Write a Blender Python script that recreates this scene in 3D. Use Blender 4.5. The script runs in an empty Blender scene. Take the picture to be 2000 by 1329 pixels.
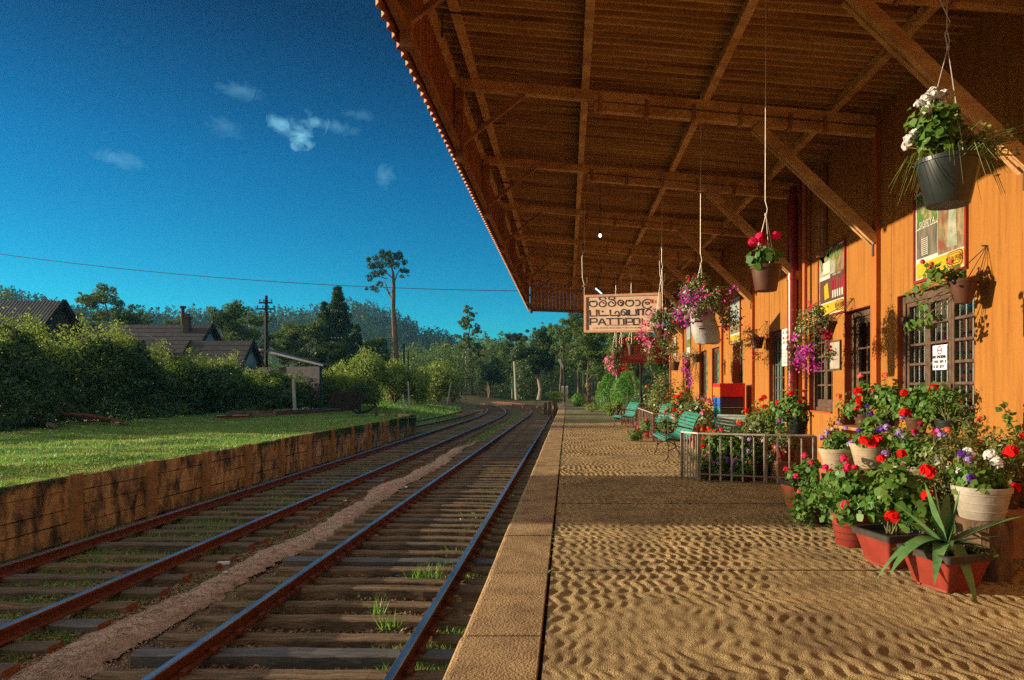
import bpy, math, random
import numpy as np
from mathutils import Vector, Matrix
R = math.radians
sc = bpy.context.scene
COL = sc.collection
F, EYE, VX, VY = 1300.0, 1.3, 1108.0, 760.0
def at(px, py, d): return Vector(((px-VX)*d/F, d, EYE-(py-VY)*d/F))
def ground(px, py, z=0.0):
    d = F*(EYE-z)/(py-VY); return Vector(((px-VX)*d/F, d, z))
def wally(px, X=4.0): return F*X/(px-VX)

# ---------------------------------------------------------------- materials
def mat(name, c1, c2=None, rough=0.8, scale=8.0, bump=0.0, bscale=None, stretch=(1,1,1), metal=0.0, c3=None, detail=4.0, spec=0.3, lo=0.35, hi=0.65, dist=0.0):
    m = bpy.data.materials.new(name); m.use_nodes = True
    nt = m.node_tree; N = nt.nodes; L = nt.links
    b = N['Principled BSDF']; b.inputs['Roughness'].default_value = rough; b.inputs['Metallic'].default_value = metal
    b.inputs['Specular IOR Level'].default_value = spec
    b.inputs['Base Color'].default_value = (*c1, 1)
    tc = N.new('ShaderNodeTexCoord'); mp = N.new('ShaderNodeMapping'); L.new(tc.outputs['Object'], mp.inputs[0]); mp.inputs['Scale'].default_value = stretch
    if c2:
        n = N.new('ShaderNodeTexNoise'); n.inputs['Scale'].default_value = scale; n.inputs['Detail'].default_value = detail; n.inputs['Distortion'].default_value = dist
        n.inputs['Roughness'].default_value = 0.65
        L.new(mp.outputs[0], n.inputs['Vector'])
        r = N.new('ShaderNodeValToRGB'); e = r.color_ramp.elements
        e[0].position = lo; e[0].color = (*c2, 1); e[1].position = hi; e[1].color = (*c1, 1)
        if c3: x = e.new((lo+hi)/2); x.color = (*c3, 1)
        L.new(n.outputs['Fac'], r.inputs[0]); L.new(r.outputs[0], b.inputs['Base Color'])
    if bump:
        n2 = N.new('ShaderNodeTexNoise'); n2.inputs['Scale'].default_value = bscale or scale*4; n2.inputs['Detail'].default_value = 5
        L.new(mp.outputs[0], n2.inputs['Vector'])
        bp = N.new('ShaderNodeBump'); bp.inputs['Strength'].default_value = bump; bp.inputs['Distance'].default_value = 0.02
        L.new(n2.outputs['Fac'], bp.inputs['Height']); L.new(bp.outputs[0], b.inputs['Normal'])
    return m
def leafmat(name, cols, trans=0.35, rough=0.45, gloss=0.06):
    """thin leaves: colour varies leaf by leaf, light shows through"""
    m = bpy.data.materials.new(name); m.use_nodes = True
    nt = m.node_tree; N = nt.nodes; L = nt.links; N.clear()
    g = N.new('ShaderNodeNewGeometry'); r = N.new('ShaderNodeValToRGB'); e = r.color_ramp.elements
    e[0].position = 0; e[0].color = (*cols[0], 1); e[1].position = 1; e[1].color = (*cols[-1], 1)
    for i, c in enumerate(cols[1:-1]): x = e.new((i+1)/(len(cols)-1)); x.color = (*c, 1)
    L.new(g.outputs['Random Per Island'], r.inputs[0])
    d = N.new('ShaderNodeBsdfDiffuse'); t = N.new('ShaderNodeBsdfTranslucent'); s = N.new('ShaderNodeBsdfGlossy'); s.inputs['Roughness'].default_value = rough
    s.inputs['Color'].default_value = (.8, .85, .8, 1)
    m1 = N.new('ShaderNodeMixShader'); m1.inputs[0].default_value = trans
    m2 = N.new('ShaderNodeMixShader'); m2.inputs[0].default_value = gloss
    o = N.new('ShaderNodeOutputMaterial')
    L.new(r.outputs[0], d.inputs[0]); L.new(r.outputs[0], t.inputs[0])
    L.new(d.outputs[0], m1.inputs[1]); L.new(t.outputs[0], m1.inputs[2]); L.new(m1.outputs[0], m2.inputs[1]); L.new(s.outputs[0], m2.inputs[2]); L.new(m2.outputs[0], o.inputs[0])
    return m
M = {}
M['wall'] = mat('orange_wall_paint', (.39,.165,.027), (.19,.066,.010), .8, 3.2, .6, 55, (1,3.4,.22), c3=(.33,.132,.020), lo=.24, hi=.70, detail=10)
M['reveal'] = mat('red_reveal', (.42,.075,.018), (.33,.05,.012), .6, 3, .1)
M['pilaster'] = mat('red_orange_pilaster_paint', (.46,.13,.025), (.33,.08,.016), .6, 3, .1, 30, (1,1,.3))
M['pipe'] = mat('dark_red_pipe_paint', (.30,.028,.018), (.20,.018,.012), .3, 4, spec=.5)
M['timber'] = mat('canopy_timber', (.68,.42,.18), (.38,.20,.08), .7, 5, .35, 30, (.5,1,1), c3=(.54,.31,.13), detail=8)
M['timber_dark'] = mat('dark_timber', (.40,.19,.075), (.22,.095,.038), .7, 5, .2, 30)
M['sheet'] = sheetmat() if False else mat('weathered_roof_sheet', (.92,.56,.20), (.40,.16,.05), .8, 1.5, .5, 30, (.35,5,1), c3=(.70,.36,.115), detail=9, lo=.34, hi=.64)
M['valance'] = mat('red_brown_valance', (.62,.24,.08), (.40,.14,.05), .6, 3, .1)
M['concrete'] = mat('platform_screed', (.52,.375,.172), (.23,.15,.063), .95, 2.6, 1.0, 120, c3=(.40,.285,.127), detail=9, lo=.3, hi=.7)
def blotch(m, scale, c, lo, hi, amt):
    nt = m.node_tree; N = nt.nodes; L = nt.links; b = N['Principled BSDF']; src = b.inputs['Base Color'].links[0].from_socket
    tc = N.new('ShaderNodeTexCoord'); n = N.new('ShaderNodeTexNoise'); n.inputs['Scale'].default_value = scale; n.inputs['Detail'].default_value = 9; n.inputs['Roughness'].default_value = .7; n.inputs['Distortion'].default_value = .8; L.new(tc.outputs['Object'], n.inputs['Vector'])
    r = N.new('ShaderNodeMapRange'); r.inputs[1].default_value = lo; r.inputs[2].default_value = hi; r.inputs[3].default_value = 0; r.inputs[4].default_value = amt; L.new(n.outputs['Fac'], r.inputs[0])
    x = N.new('ShaderNodeMix'); x.data_type = 'RGBA'; L.new(r.outputs[0], x.inputs[0]); L.new(src, x.inputs[6]); x.inputs[7].default_value = (*c,1); L.new(x.outputs[2], b.inputs['Base Color'])
blotch(M['concrete'], .9, (.17,.11,.055), .50, .68, .75); blotch(M['concrete'], 14, (.20,.14,.07), .54, .66, .6)
blotch(M['wall'], .7, (.26,.10,.02), .55, .75, .6)
M['coping'] = mat('coping_stone', (.46,.31,.15), (.22,.135,.065), .9, 3, 1.0, 80, c3=(.35,.23,.11), detail=9, lo=.32, hi=.68)
M['riser'] = mat('dark_riser', (.10,.075,.05), (.05,.04,.03), .9, 4, .3)
M['plank'] = mat('stained_concrete_plank', (.60,.40,.17), (.06,.047,.032), .95, 2.4, .9, 50, (1,1.5,.7), c3=(.31,.20,.095), detail=10, lo=.38, hi=.60, dist=.4)
M['wallpost'] = mat('concrete_wall_post', (.42,.22,.075), (.25,.13,.05), .9, 4, .3)
M['rust'] = mat('rusty_rail_side', (.20,.055,.02), (.11,.03,.014), .8, 12, .2)
M['steel'] = mat('polished_rail_top', (.50,.52,.54), (.30,.30,.31), .34, 10, metal=1.0, stretch=(1,.1,1))
M['sleeper'] = mat('weathered_sleeper', (.29,.19,.10), (.065,.045,.028), .85, 7, .9, 40, (.25,2.5,1), c3=(.165,.11,.062), detail=9)
M['sleeper_dark'] = mat('tarred_sleeper', (.18,.135,.09), (.06,.048,.036), .8, 7, .6, 40, (.25,2.5,1), detail=8)
M['sleeper_wet'] = mat('smooth_sleeper', (.15,.13,.11), (.07,.065,.06), .5, 7, .3, 40, (.25,2.5,1), spec=.4)
M['sleeper_end'] = mat('sleeper_end_grain', (.36,.15,.055), (.20,.08,.03), .9, 9, .3)
M['gravel'] = mat('pale_gravel_path', (.52,.37,.28), (.20,.13,.09), .95, 9, .9, 90, c3=(.44,.31,.23), detail=8)
M['stone'] = leafmat('ballast_stone', [(.12,.09,.065),(.25,.185,.125),(.16,.12,.08),(.36,.27,.19),(.13,.10,.07)], 0, .8, .0)
M['pebble'] = leafmat('pale_pebble', [(.30,.20,.14),(.44,.31,.23),(.22,.15,.10),(.52,.40,.31)], 0, .8, .0)
M['deadleaf'] = leafmat('dead_leaf', [(.20,.08,.03),(.33,.17,.07),(.14,.06,.025),(.40,.24,.12)], .15)
M['grass'] = leafmat('grass_blade', [(.09,.27,.03),(.16,.38,.04),(.26,.46,.055),(.07,.22,.03),(.34,.48,.07)], .5)
M['weed'] = leafmat('weed_leaf', [(.05,.13,.02),(.09,.20,.03),(.14,.22,.04)], .4)
M['leaf'] = leafmat('pot_plant_leaf', [(.05,.15,.025),(.10,.23,.035),(.15,.26,.04),(.065,.17,.028),(.17,.23,.045)], .42, gloss=.02)
M['leaf_olive'] = leafmat('olive_leaf', [(.07,.13,.025),(.13,.18,.03),(.21,.23,.045),(.09,.15,.025),(.26,.23,.06)], .42)
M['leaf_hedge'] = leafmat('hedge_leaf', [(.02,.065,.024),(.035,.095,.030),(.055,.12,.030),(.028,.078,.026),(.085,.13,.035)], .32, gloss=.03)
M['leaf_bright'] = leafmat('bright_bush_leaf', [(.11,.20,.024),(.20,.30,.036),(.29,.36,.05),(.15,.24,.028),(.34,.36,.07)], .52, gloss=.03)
M['leaf_tree'] = leafmat('tree_leaf', [(.035,.08,.022),(.06,.115,.026),(.095,.15,.033),(.045,.09,.024),(.14,.165,.045)], .4, gloss=.02)
M['leaf_forest'] = leafmat('forest_leaf', [(.05,.105,.026),(.085,.15,.032),(.13,.19,.04),(.06,.12,.028),(.18,.21,.05)], .42, gloss=.02)
M['leaf_dark'] = leafmat('dark_conifer_leaf', [(.02,.05,.017),(.035,.075,.02),(.06,.11,.027),(.025,.058,.017)], .3, gloss=.02)
M['leaf_topiary'] = leafmat('topiary_leaf', [(.06,.19,.018),(.10,.28,.025),(.16,.34,.03)], .35, gloss=.02)
M['leaf_brown'] = leafmat('russet_leaf', [(.22,.09,.03),(.30,.14,.05),(.18,.10,.03),(.12,.11,.03)], .3)
M['aloe'] = mat('aloe_skin', (.10,.20,.06), (.05,.13,.04), .4, 10, .1, spec=.5, c3=(.075,.165,.05))
M['stem'] = mat('green_stem', (.13,.14,.04), (.09,.07,.03), .7, 20)
M['bark'] = mat('tree_bark', (.17,.115,.07), (.08,.055,.035), .9, 6, .5, 20, (1,1,.3))
M['bark_pale'] = mat('pale_bark', (.42,.33,.22), (.22,.16,.10), .9, 5, .4, 20, (1,1,.3))
M['stump'] = mat('stump_bark', (.17,.10,.055), (.05,.03,.018), .95, 9, .9, 30, (1,1,.4), detail=8)
M['stump_top'] = mat('cut_wood', (.34,.22,.11), (.22,.13,.06), .9, 14)
M['terra'] = mat('red_plastic_pot', (.26,.036,.021), (.18,.024,.014), .45, 6, .05, spec=.4)
M['orangepot'] = mat('orange_clay_pot', (.52,.14,.05), (.42,.10,.035), .7, 6, .1)
M['potrim'] = mat('dark_pot_rim', (.05,.04,.035), (.03,.025,.02), .5, 6)
M['blackpot'] = mat('dark_green_black_pot', (.022,.03,.027), (.014,.018,.016), .36, 5, spec=.5)
M['brownpot'] = mat('dark_brown_pot', (.11,.045,.022), (.07,.028,.015), .5, 5)
M['beigepot'] = mat('beige_brick_pattern_pot', (.44,.35,.23), (.30,.23,.15), .7, 7, .15)
M['whitepot'] = mat('off_white_pot', (.40,.365,.30), (.26,.225,.17), .6, 6, .1)
M['growbag'] = mat('white_grow_bag', (.46,.46,.43), (.32,.32,.30), .5, 7, .4, 14)
M['soil'] = mat('potting_soil', (.07,.045,.028), (.03,.02,.013), .95, 30, .8, 60)
M['wire'] = mat('galvanised_wire', (.62,.58,.50), (.45,.40,.33), .45, 20, metal=.3)
M['iron'] = mat('dark_iron', (.06,.05,.042), (.12,.06,.035), .6, 14, .1, metal=.3)
M['railpaint'] = mat('grey_brown_fence_paint', (.50,.43,.36), (.30,.24,.19), .55, 14, .15, metal=.1)
M['railpost'] = mat('dark_fence_post', (.30,.24,.19), (.16,.12,.095), .6, 14, .15)
M['redrail'] = mat('red_brown_rail_paint', (.33,.10,.05), (.22,.06,.03), .6, 14)
M['bench'] = mat('worn_green_slat', (.03,.25,.185), (.04,.14,.11), .5, 7, .3, 30, (3,.4,1), c3=(.035,.20,.155))
M['bench_grey'] = mat('worn_grey_green_slat', (.28,.34,.30), (.19,.24,.21), .6, 7, .25, 30)
M['frame'] = mat('old_brown_window_frame', (.062,.034,.02), (.12,.075,.05), .6, 12, .2, 40)
M['grille'] = mat('pale_window_bar', (.74,.78,.70), (.62,.66,.60), .4, 9)
M['interior'] = mat('dim_room_wall', (.16,.06,.04), (.10,.04,.03), .9, 1)
M['curtain'] = mat('red_curtain', (.26,.035,.03), (.14,.02,.02), .9, 6, stretch=(1,6,.3))
M['tealpane'] = mat('teal_painted_pane', (.10,.30,.24), (.075,.24,.20), .3, 5, spec=.5)
M['red'] = mat('bright_red_paint', (.72,.018,.014), (.60,.014,.012), .5, 9, .1)
M['orange'] = mat('orange_paint', (.80,.16,.015), (.70,.13,.012), .5, 9, .1)
M['blue'] = mat('blue_paint', (.03,.13,.55), (.025,.10,.45), .5, 9, .1)
M['teal'] = mat('teal_paint', (.02,.33,.30), (.02,.25,.23), .5, 9, .1)
M['purple'] = mat('dark_purple_paint', (.065,.022,.05), (.045,.016,.035), .5, 9, .1)
M['olive'] = mat('dark_olive_paint', (.07,.06,.028), (.05,.04,.02), .5, 9, .1)
M['board'] = mat('pinkish_cream_sign_board', (.64,.44,.31), (.54,.35,.24), .6, 5, .05)
M['boardframe'] = mat('sign_frame_wood', (.55,.29,.16), (.44,.22,.12), .6, 8, .1)
M['letter'] = mat('black_lettering', (.02,.014,.012), None, .6)
M['redboard'] = mat('red_sign_board', (.36,.022,.018), (.28,.016,.014), .5, 4)
M['cream'] = mat('cream_paint', (.62,.52,.38), (.52,.42,.30), .6, 9)
M['whitepaint'] = mat('white_paint', (.72,.70,.64), (.58,.56,.50), .6, 6)
M['paper'] = mat('white_paper', (.70,.70,.72), (.60,.60,.64), .8, 12)
M['posteryellow'] = mat('yellow_poster_print', (.48,.36,.02), (.40,.29,.015), .35, 4, spec=.5)
M['posterwhite'] = mat('white_poster_print', (.55,.51,.44), None, .35, spec=.5)
M['postergreen'] = mat('green_poster_photo', (.05,.17,.03), (.30,.24,.13), .35, 9, c3=(.12,.15,.05), detail=9, spec=.5, lo=.42, hi=.58)
M['postergrey'] = mat('grey_poster_photo', (.18,.15,.11), (.05,.06,.05), .35, 11, c3=(.11,.11,.08), stretch=(1,1,.25), detail=9, spec=.5)
M['posterbrown'] = mat('brown_poster_photo', (.33,.20,.10), (.20,.055,.03), .35, 9, c3=(.16,.15,.08), detail=9, stretch=(1,1,.5), spec=.5, lo=.4, hi=.6)
M['posterpale'] = mat('pale_poster_photo', (.36,.36,.29), (.18,.22,.13), .35, 9, spec=.5)
M['posterdark'] = mat('dark_poster_photo', (.03,.05,.04), (.16,.04,.03), .35, 12, detail=9, spec=.5, stretch=(1,1,.4))
M['posterbrownink'] = mat('brown_poster_ink', (.20,.06,.015), None, .4)
M['glassblue'] = mat('pale_cabinet_front', (.22,.30,.28), (.34,.40,.36), .3, 8, stretch=(1,1,.4), spec=.5)
M['housewall'] = mat('white_house_wall', (.36,.37,.37), (.24,.25,.25), .8, 1.5)
M['tile'] = mat('dark_roof_tile', (.055,.052,.058), (.03,.028,.032), .8, 3, .5, 18)
M['housesheet'] = mat('grey_corrugated_roof', (.06,.064,.075), (.032,.035,.042), .6, 2)
M['brick'] = mat('soot_brick', (.10,.06,.045), (.06,.04,.03), .9, 12)
M['poledark'] = mat('dark_pole', (.022,.018,.015), (.012,.01,.009), .8, 8)
M['polepale'] = mat('pale_concrete_pole', (.48,.44,.38), (.36,.32,.27), .8, 6)
M['insulator'] = mat('white_porcelain', (.75,.76,.76), None, .25, spec=.6)
M['pink'] = leafmat('pink_petal', [(.75,.12,.30),(.85,.24,.42),(.65,.08,.24),(.88,.36,.50)], .3, gloss=.0)
M['magenta'] = leafmat('magenta_petal', [(.55,.04,.42),(.70,.08,.55),(.42,.03,.33),(.76,.18,.60)], .3, gloss=.0)
M['hotpink'] = leafmat('hot_pink_petal', [(.85,.02,.12),(.92,.05,.20),(.75,.015,.09)], .3, gloss=.0)
M['scarlet'] = leafmat('scarlet_petal', [(.80,.012,.012),(.90,.03,.02),(.62,.008,.01)], .3, gloss=.0)
M['coral'] = leafmat('coral_petal', [(.85,.16,.10),(.90,.24,.14),(.80,.10,.07)], .3, gloss=.0)
M['lilac'] = leafmat('lilac_petal', [(.36,.22,.62),(.50,.34,.70),(.28,.14,.52),(.60,.48,.74)], .3, gloss=.0)
M['violet'] = leafmat('violet_petal', [(.14,.04,.40),(.20,.07,.50),(.10,.03,.28)], .3, gloss=.0)
M['crimson'] = leafmat('crimson_petal', [(.42,.012,.05),(.52,.02,.07),(.30,.01,.04)], .3, gloss=.0)
M['whitepetal'] = leafmat('white_petal', [(.74,.74,.72),(.82,.80,.78),(.66,.68,.64)], .3, gloss=.0)
def paint_rib_shade(m, pitch, off=0.0):  # corrugation shading painted as dark bands, since diffuse light hardly shows the ribs
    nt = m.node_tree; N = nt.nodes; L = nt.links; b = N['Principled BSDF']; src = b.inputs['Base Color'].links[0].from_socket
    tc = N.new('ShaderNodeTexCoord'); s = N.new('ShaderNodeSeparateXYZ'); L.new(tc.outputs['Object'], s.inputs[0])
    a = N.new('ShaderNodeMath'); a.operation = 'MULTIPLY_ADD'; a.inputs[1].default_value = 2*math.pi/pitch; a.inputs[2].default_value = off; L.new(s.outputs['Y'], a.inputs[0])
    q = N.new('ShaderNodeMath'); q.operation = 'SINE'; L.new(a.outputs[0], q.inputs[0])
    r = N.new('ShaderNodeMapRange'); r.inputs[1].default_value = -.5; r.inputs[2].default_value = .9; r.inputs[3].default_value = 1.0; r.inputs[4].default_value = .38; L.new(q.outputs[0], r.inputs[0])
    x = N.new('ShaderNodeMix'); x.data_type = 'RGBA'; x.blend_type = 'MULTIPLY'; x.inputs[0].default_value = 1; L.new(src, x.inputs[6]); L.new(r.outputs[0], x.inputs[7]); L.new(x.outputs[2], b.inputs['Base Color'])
paint_rib_shade(M['sheet'], 30.6/226, 2*math.pi*19/(30.6/226)); paint_rib_shade(M['valance'], .16, 2*math.pi*19/.16)
def glassmat():
    m = bpy.data.materials.new('window_glass'); m.use_nodes = True; nt = m.node_tree; N = nt.nodes; N.clear(); L = nt.links
    t = N.new('ShaderNodeBsdfTransparent'); t.inputs[0].default_value = (.80,.84,.82,1); g = N.new('ShaderNodeBsdfGlossy'); g.inputs['Roughness'].default_value = .06
    x = N.new('ShaderNodeMixShader'); x.inputs[0].default_value = .12; o = N.new('ShaderNodeOutputMaterial')
    L.new(t.outputs[0], x.inputs[1]); L.new(g.outputs[0], x.inputs[2]); L.new(x.outputs[0], o.inputs[0]); return m
M['glass'] = glassmat()
def emis(name, c, s):
    m = bpy.data.materials.new(name); m.use_nodes = True; b = m.node_tree.nodes['Principled BSDF']
    b.inputs['Base Color'].default_value = (*c, 1); b.inputs['Emission Color'].default_value = (*c, 1); b.inputs['Emission Strength'].default_value = s; return m
M['bulb'] = emis('lit_bulb', (.85,1,.95), 2.2)
M['tube'] = emis('lit_tube', (.45,.75,1), 1.2)

# ---------------------------------------------------------------- mesh builder
class MB:
    def __init__(s): s.v = []; s.f = []; s.m = []
    def add(s, vs, fs, m=0):
        o = len(s.v); s.v += [tuple(v) for v in vs]; s.f += [tuple(i+o for i in f) for f in fs]
        s.m += ([m]*len(fs) if isinstance(m, int) else list(m)); return s
    def box(s, c, d, rz=0.0, m=0, taper=1.0, bev=0.0):
        x, y, z = d[0]/2, d[1]/2, d[2]/2; ca, sa = math.cos(rz), math.sin(rz)
        P = []
        if bev <= 0:
            rings = [(-z, 1, 0), (z, taper, 0)]
        else:
            rings = [(-z, 1, bev), (-z+bev, 1, 0), (z-bev, taper, 0), (z, taper, bev)]
        for zz, t, b in rings:
            X, Y = x*t-b, y*t-b
            for px, py in ((-X,-Y),(X,-Y),(X,Y),(-X,Y)): P.append((c[0]+px*ca-py*sa, c[1]+px*sa+py*ca, c[2]+zz))
        n = len(rings); fs = [(3,2,1,0), tuple(4*(n-1)+i for i in range(4))]
        for r in range(n-1):
            for i in range(4):
                j = (i+1) % 4; fs.append((4*r+i, 4*r+j, 4*r+4+j, 4*r+4+i))
        return s.add(P, fs, m)
    def bar(s, p0, p1, w, h, m=0, up=(0,0,1)):
        p0, p1 = Vector(p0), Vector(p1); t = (p1-p0).normalized(); u = Vector(up); a = t.cross(u)
        if a.length < 1e-4: a = t.cross(Vector((0,1,0)))
        a.normalize(); b = a.cross(t); P = []
        for p in (p0, p1):
            for i, j in ((-1,-1),(1,-1),(1,1),(-1,1)): P.append(p+a*(i*w/2)+b*(j*h/2))
        return s.add(P, [(0,3,2,1),(4,5,6,7),(0,1,5,4),(1,2,6,5),(2,3,7,6),(3,0,4,7)], m)
    def tube(s, pts, r, n=8, m=0, caps=True):
        pts = [Vector(p) for p in pts]; k = len(pts); rs = r if isinstance(r, (list, tuple)) else [r]*k
        P = []; ref = None
        for i, p in enumerate(pts):
            t = (pts[min(i+1,k-1)]-pts[max(i-1,0)]).normalized()
            if ref is None: ref = t.orthogonal().normalized()
            a = (ref - t*ref.dot(t))
            a = a.normalized() if a.length > 1e-5 else t.orthogonal().normalized()
            ref = a; b = t.cross(a)
            for j in range(n):
                q = 2*math.pi*j/n; P.append(p+a*(rs[i]*math.cos(q))+b*(rs[i]*math.sin(q)))
        fs = []
        for i in range(k-1):
            for j in range(n): fs.append((i*n+j, i*n+(j+1)%n, (i+1)*n+(j+1)%n, (i+1)*n+j))
        if caps: fs += [tuple(range(n-1,-1,-1)), tuple((k-1)*n+j for j in range(n))]
        return s.add(P, fs, m)
    def lathe(s, prof, n=24, c=(0,0,0), m=0, rz=0.0, sx=1.0, sy=1.0, cap=True):
        P = []
        for r, z in prof:
            for j in range(n):
                q = 2*math.pi*j/n+rz; P.append((c[0]+sx*r*math.cos(q), c[1]+sy*r*math.sin(q), c[2]+z))
        fs = []
        for i in range(len(prof)-1):
            for j in range(n): fs.append((i*n+j, i*n+(j+1)%n, (i+1)*n+(j+1)%n, (i+1)*n+j))
        if cap: fs.append(tuple(range(n-1,-1,-1)))
        return s.add(P, fs, m)
    def quad(s, a, b, c, d, m=0): return s.add([a,b,c,d], [(0,1,2,3)], m)
    def ngon(s, pts, m=0): return s.add(pts, [tuple(range(len(pts)))], m)
    def prism(s, pts, off, m=0):
        n = len(pts); o = Vector(off); P = [Vector(p) for p in pts]; P += [p+o for p in P]
        return s.add(P, [tuple(range(n-1,-1,-1)), tuple(range(n,2*n))]+[(i,(i+1)%n,n+(i+1)%n,n+i) for i in range(n)], m)
    def build(s, name, mats, parent=None, smooth=False, local=False):
        me = bpy.data.meshes.new(name); V = s.v
        if parent is not None and not local:
            l = wloc(parent); V = [(a-l[0], b-l[1], c-l[2]) for a, b, c in V]
        me.from_pydata(V, [], s.f); mats = mats if isinstance(mats, list) else [mats]
        for x in mats: me.materials.append(M[x] if isinstance(x, str) else x)
        if len(mats) > 1: me.polygons.foreach_set('material_index', s.m)
        if smooth:
            me.polygons.foreach_set('use_smooth', [True]*len(s.f))
            try: me.set_sharp_from_angle(angle=R(38))
            except Exception: pass
        me.update()
        o = bpy.data.objects.new(name, me); COL.objects.link(o)
        if parent is not None: o.parent = parent
        return o
def wloc(o):
    l = Vector((0,0,0))
    while o is not None: l = l + o.location; o = o.parent
    return l
def npmesh(name, V, nper, mats, parent=None, mi=None, smooth=False, faces=None):
    """V (N*k,3) vertices; faces pattern repeats for every island of nper vertices"""
    me = bpy.data.meshes.new(name); V = np.asarray(V, dtype=np.float64).reshape(-1,3)
    if parent is not None: V = V - np.array(wloc(parent))
    N = len(V)//nper
    pat = faces or [tuple(range(nper))]
    idx = np.concatenate([np.array(p) for p in pat]); sizes = np.array([len(p) for p in pat])
    li = (np.arange(N)[:,None]*nper + idx[None,:]).ravel()
    tot = np.tile(sizes, N); st = np.concatenate([[0], np.cumsum(tot)[:-1]])
    me.vertices.add(len(V)); me.vertices.foreach_set('co', V.astype(np.float32).ravel())
    me.loops.add(len(li)); me.loops.foreach_set('vertex_index', li.astype(np.int32))
    me.polygons.add(len(tot)); me.polygons.foreach_set('loop_start', st.astype(np.int32))
    mats = mats if isinstance(mats, list) else [mats]
    for x in mats: me.materials.append(M[x] if isinstance(x, str) else x)
    if mi is not None: me.polygons.foreach_set('material_index', np.repeat(mi, len(pat)).astype(np.int32))
    if smooth: me.polygons.foreach_set('use_smooth', np.ones(len(tot), dtype=bool))
    me.update(calc_edges=True)
    o = bpy.data.objects.new(name, me); COL.objects.link(o)
    if parent is not None: o.parent = parent
    return o
DIAMOND = ([(-1,0,0),(0,-.42,.10),(1,0,-.05),(0,.42,.10)], [(0,1,2),(0,2,3)])
ROUND = ([(.75*math.cos(a)*(1-.18*(i%2)), .75*math.sin(a)*(1-.18*(i%2)), .14*math.cos(2*a)) for i, a in enumerate([k*math.pi/4 for k in range(8)])], [tuple(range(8))])
BLADE = ([(-.5,0,0),(.5,0,0),(0,0,1)], [(0,1,2)])
PETAL = ([(.0,-.15,0),(.9,-.5,.15),(1.0,.5,.15),(.0,.15,0)], [(0,1,2,3)])
def leaves(name, pos, nrm, size, shape, mat_, parent, seed=0):
    rg = np.random.default_rng(seed); pos = np.asarray(pos, float); n = np.asarray(nrm, float)
    n = n/np.maximum(np.linalg.norm(n, axis=1, keepdims=True), 1e-6)
    a = rg.normal(size=n.shape); t = np.cross(n, a); t /= np.maximum(np.linalg.norm(t, axis=1, keepdims=True), 1e-6); b = np.cross(n, t)
    L = np.array(shape[0]); s = np.broadcast_to(np.asarray(size, float), (len(pos),))[:,None,None]
    V = pos[:,None,:] + s*(L[None,:,0,None]*t[:,None,:]+L[None,:,1,None]*b[:,None,:]+L[None,:,2,None]*n[:,None,:])
    return npmesh(name, V, len(L), mat_, parent, faces=shape[1])
def blades(name, pos, h, w, mat_, parent, lean=.35, seed=0):
    rg = np.random.default_rng(seed); pos = np.asarray(pos, float); k = len(pos)
    a = rg.uniform(0, 2*np.pi, k); t = np.stack([np.cos(a), np.sin(a), 0*a], 1)
    up = np.stack([rg.normal(0,lean,k), rg.normal(0,lean,k), np.ones(k)], 1)
    h = np.broadcast_to(h, (k,))[:,None]; w = np.broadcast_to(w, (k,))[:,None]
    V = np.stack([pos-t*w/2, pos+t*w/2, pos+up*h], 1)
    return npmesh(name, V, 3, mat_, parent)

# ---------------------------------------------------------------- things
def tag(o, label=None, cat=None, group=None, kind=None):
    if label: o['label'] = label
    if cat: o['category'] = cat
    if group: o['group'] = group
    if kind: o['kind'] = kind
    return o
def thing(name, label, cat, loc=(0,0,0), rz=0.0, group=None):
    o = bpy.data.objects.new(name, None); o.empty_display_size = .2; COL.objects.link(o); o.location = loc; o.rotation_euler = (0,0,rz)
    return tag(o, label, cat, group)
def struct(o): o['kind'] = 'structure'; return o
def stuff(o, label=None, cat=None): o['kind'] = 'stuff'; return tag(o, label, cat)
def copyobj(o, parent=None):
    c = o.copy(); COL.objects.link(c); c.parent = parent
    for ch in [q for q in bpy.data.objects if q.parent == o]: copyobj(ch, c)
    return c
def vnoise(x, y, seed=0, s=1.0):
    rg = np.random.default_rng(seed); r = 0
    for k in range(6):
        a = rg.uniform(0, 2*np.pi); f = s*rg.uniform(.6,1.9)*(1.25**k); p = rg.uniform(0, 6.28)
        r = r + np.sin(f*(x*np.cos(a)+y*np.sin(a))+p + .8*np.sin(.7*f*(y*np.cos(a)-x*np.sin(a))+p*2))/(1+.35*k)
    return r/3.2
def gridmesh(name, xs, ys, zf, mats, fm=None, smooth=True, parent=None):
    X, Y = np.meshgrid(xs, ys); Z = zf(X, Y); V = np.stack([X,Y,Z], -1).reshape(-1,3)
    nx, ny = len(xs), len(ys); i = np.arange(nx-1)[None,:]+nx*np.arange(ny-1)[:,None]; i = i.ravel()
    Fc = np.stack([i, i+1, i+nx+1, i+nx], 1); me = bpy.data.meshes.new(name)
    me.vertices.add(len(V)); me.vertices.foreach_set('co', V.astype(np.float32).ravel())
    me.loops.add(Fc.size); me.loops.foreach_set('vertex_index', Fc.astype(np.int32).ravel())
    me.polygons.add(len(Fc)); me.polygons.foreach_set('loop_start', (np.arange(len(Fc))*4).astype(np.int32))
    mats = mats if isinstance(mats, list) else [mats]
    for x in mats: me.materials.append(M[x] if isinstance(x, str) else x)
    if fm is not None:
        c = V[Fc].mean(1); me.polygons.foreach_set('material_index', fm(c[:,0], c[:,1]).astype(np.int32))
    me.polygons.foreach_set('use_smooth', np.full(len(Fc), smooth)); me.update(calc_edges=True)
    o = bpy.data.objects.new(name, me); COL.objects.link(o)
    if parent: o.parent = parent
    return o
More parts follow.
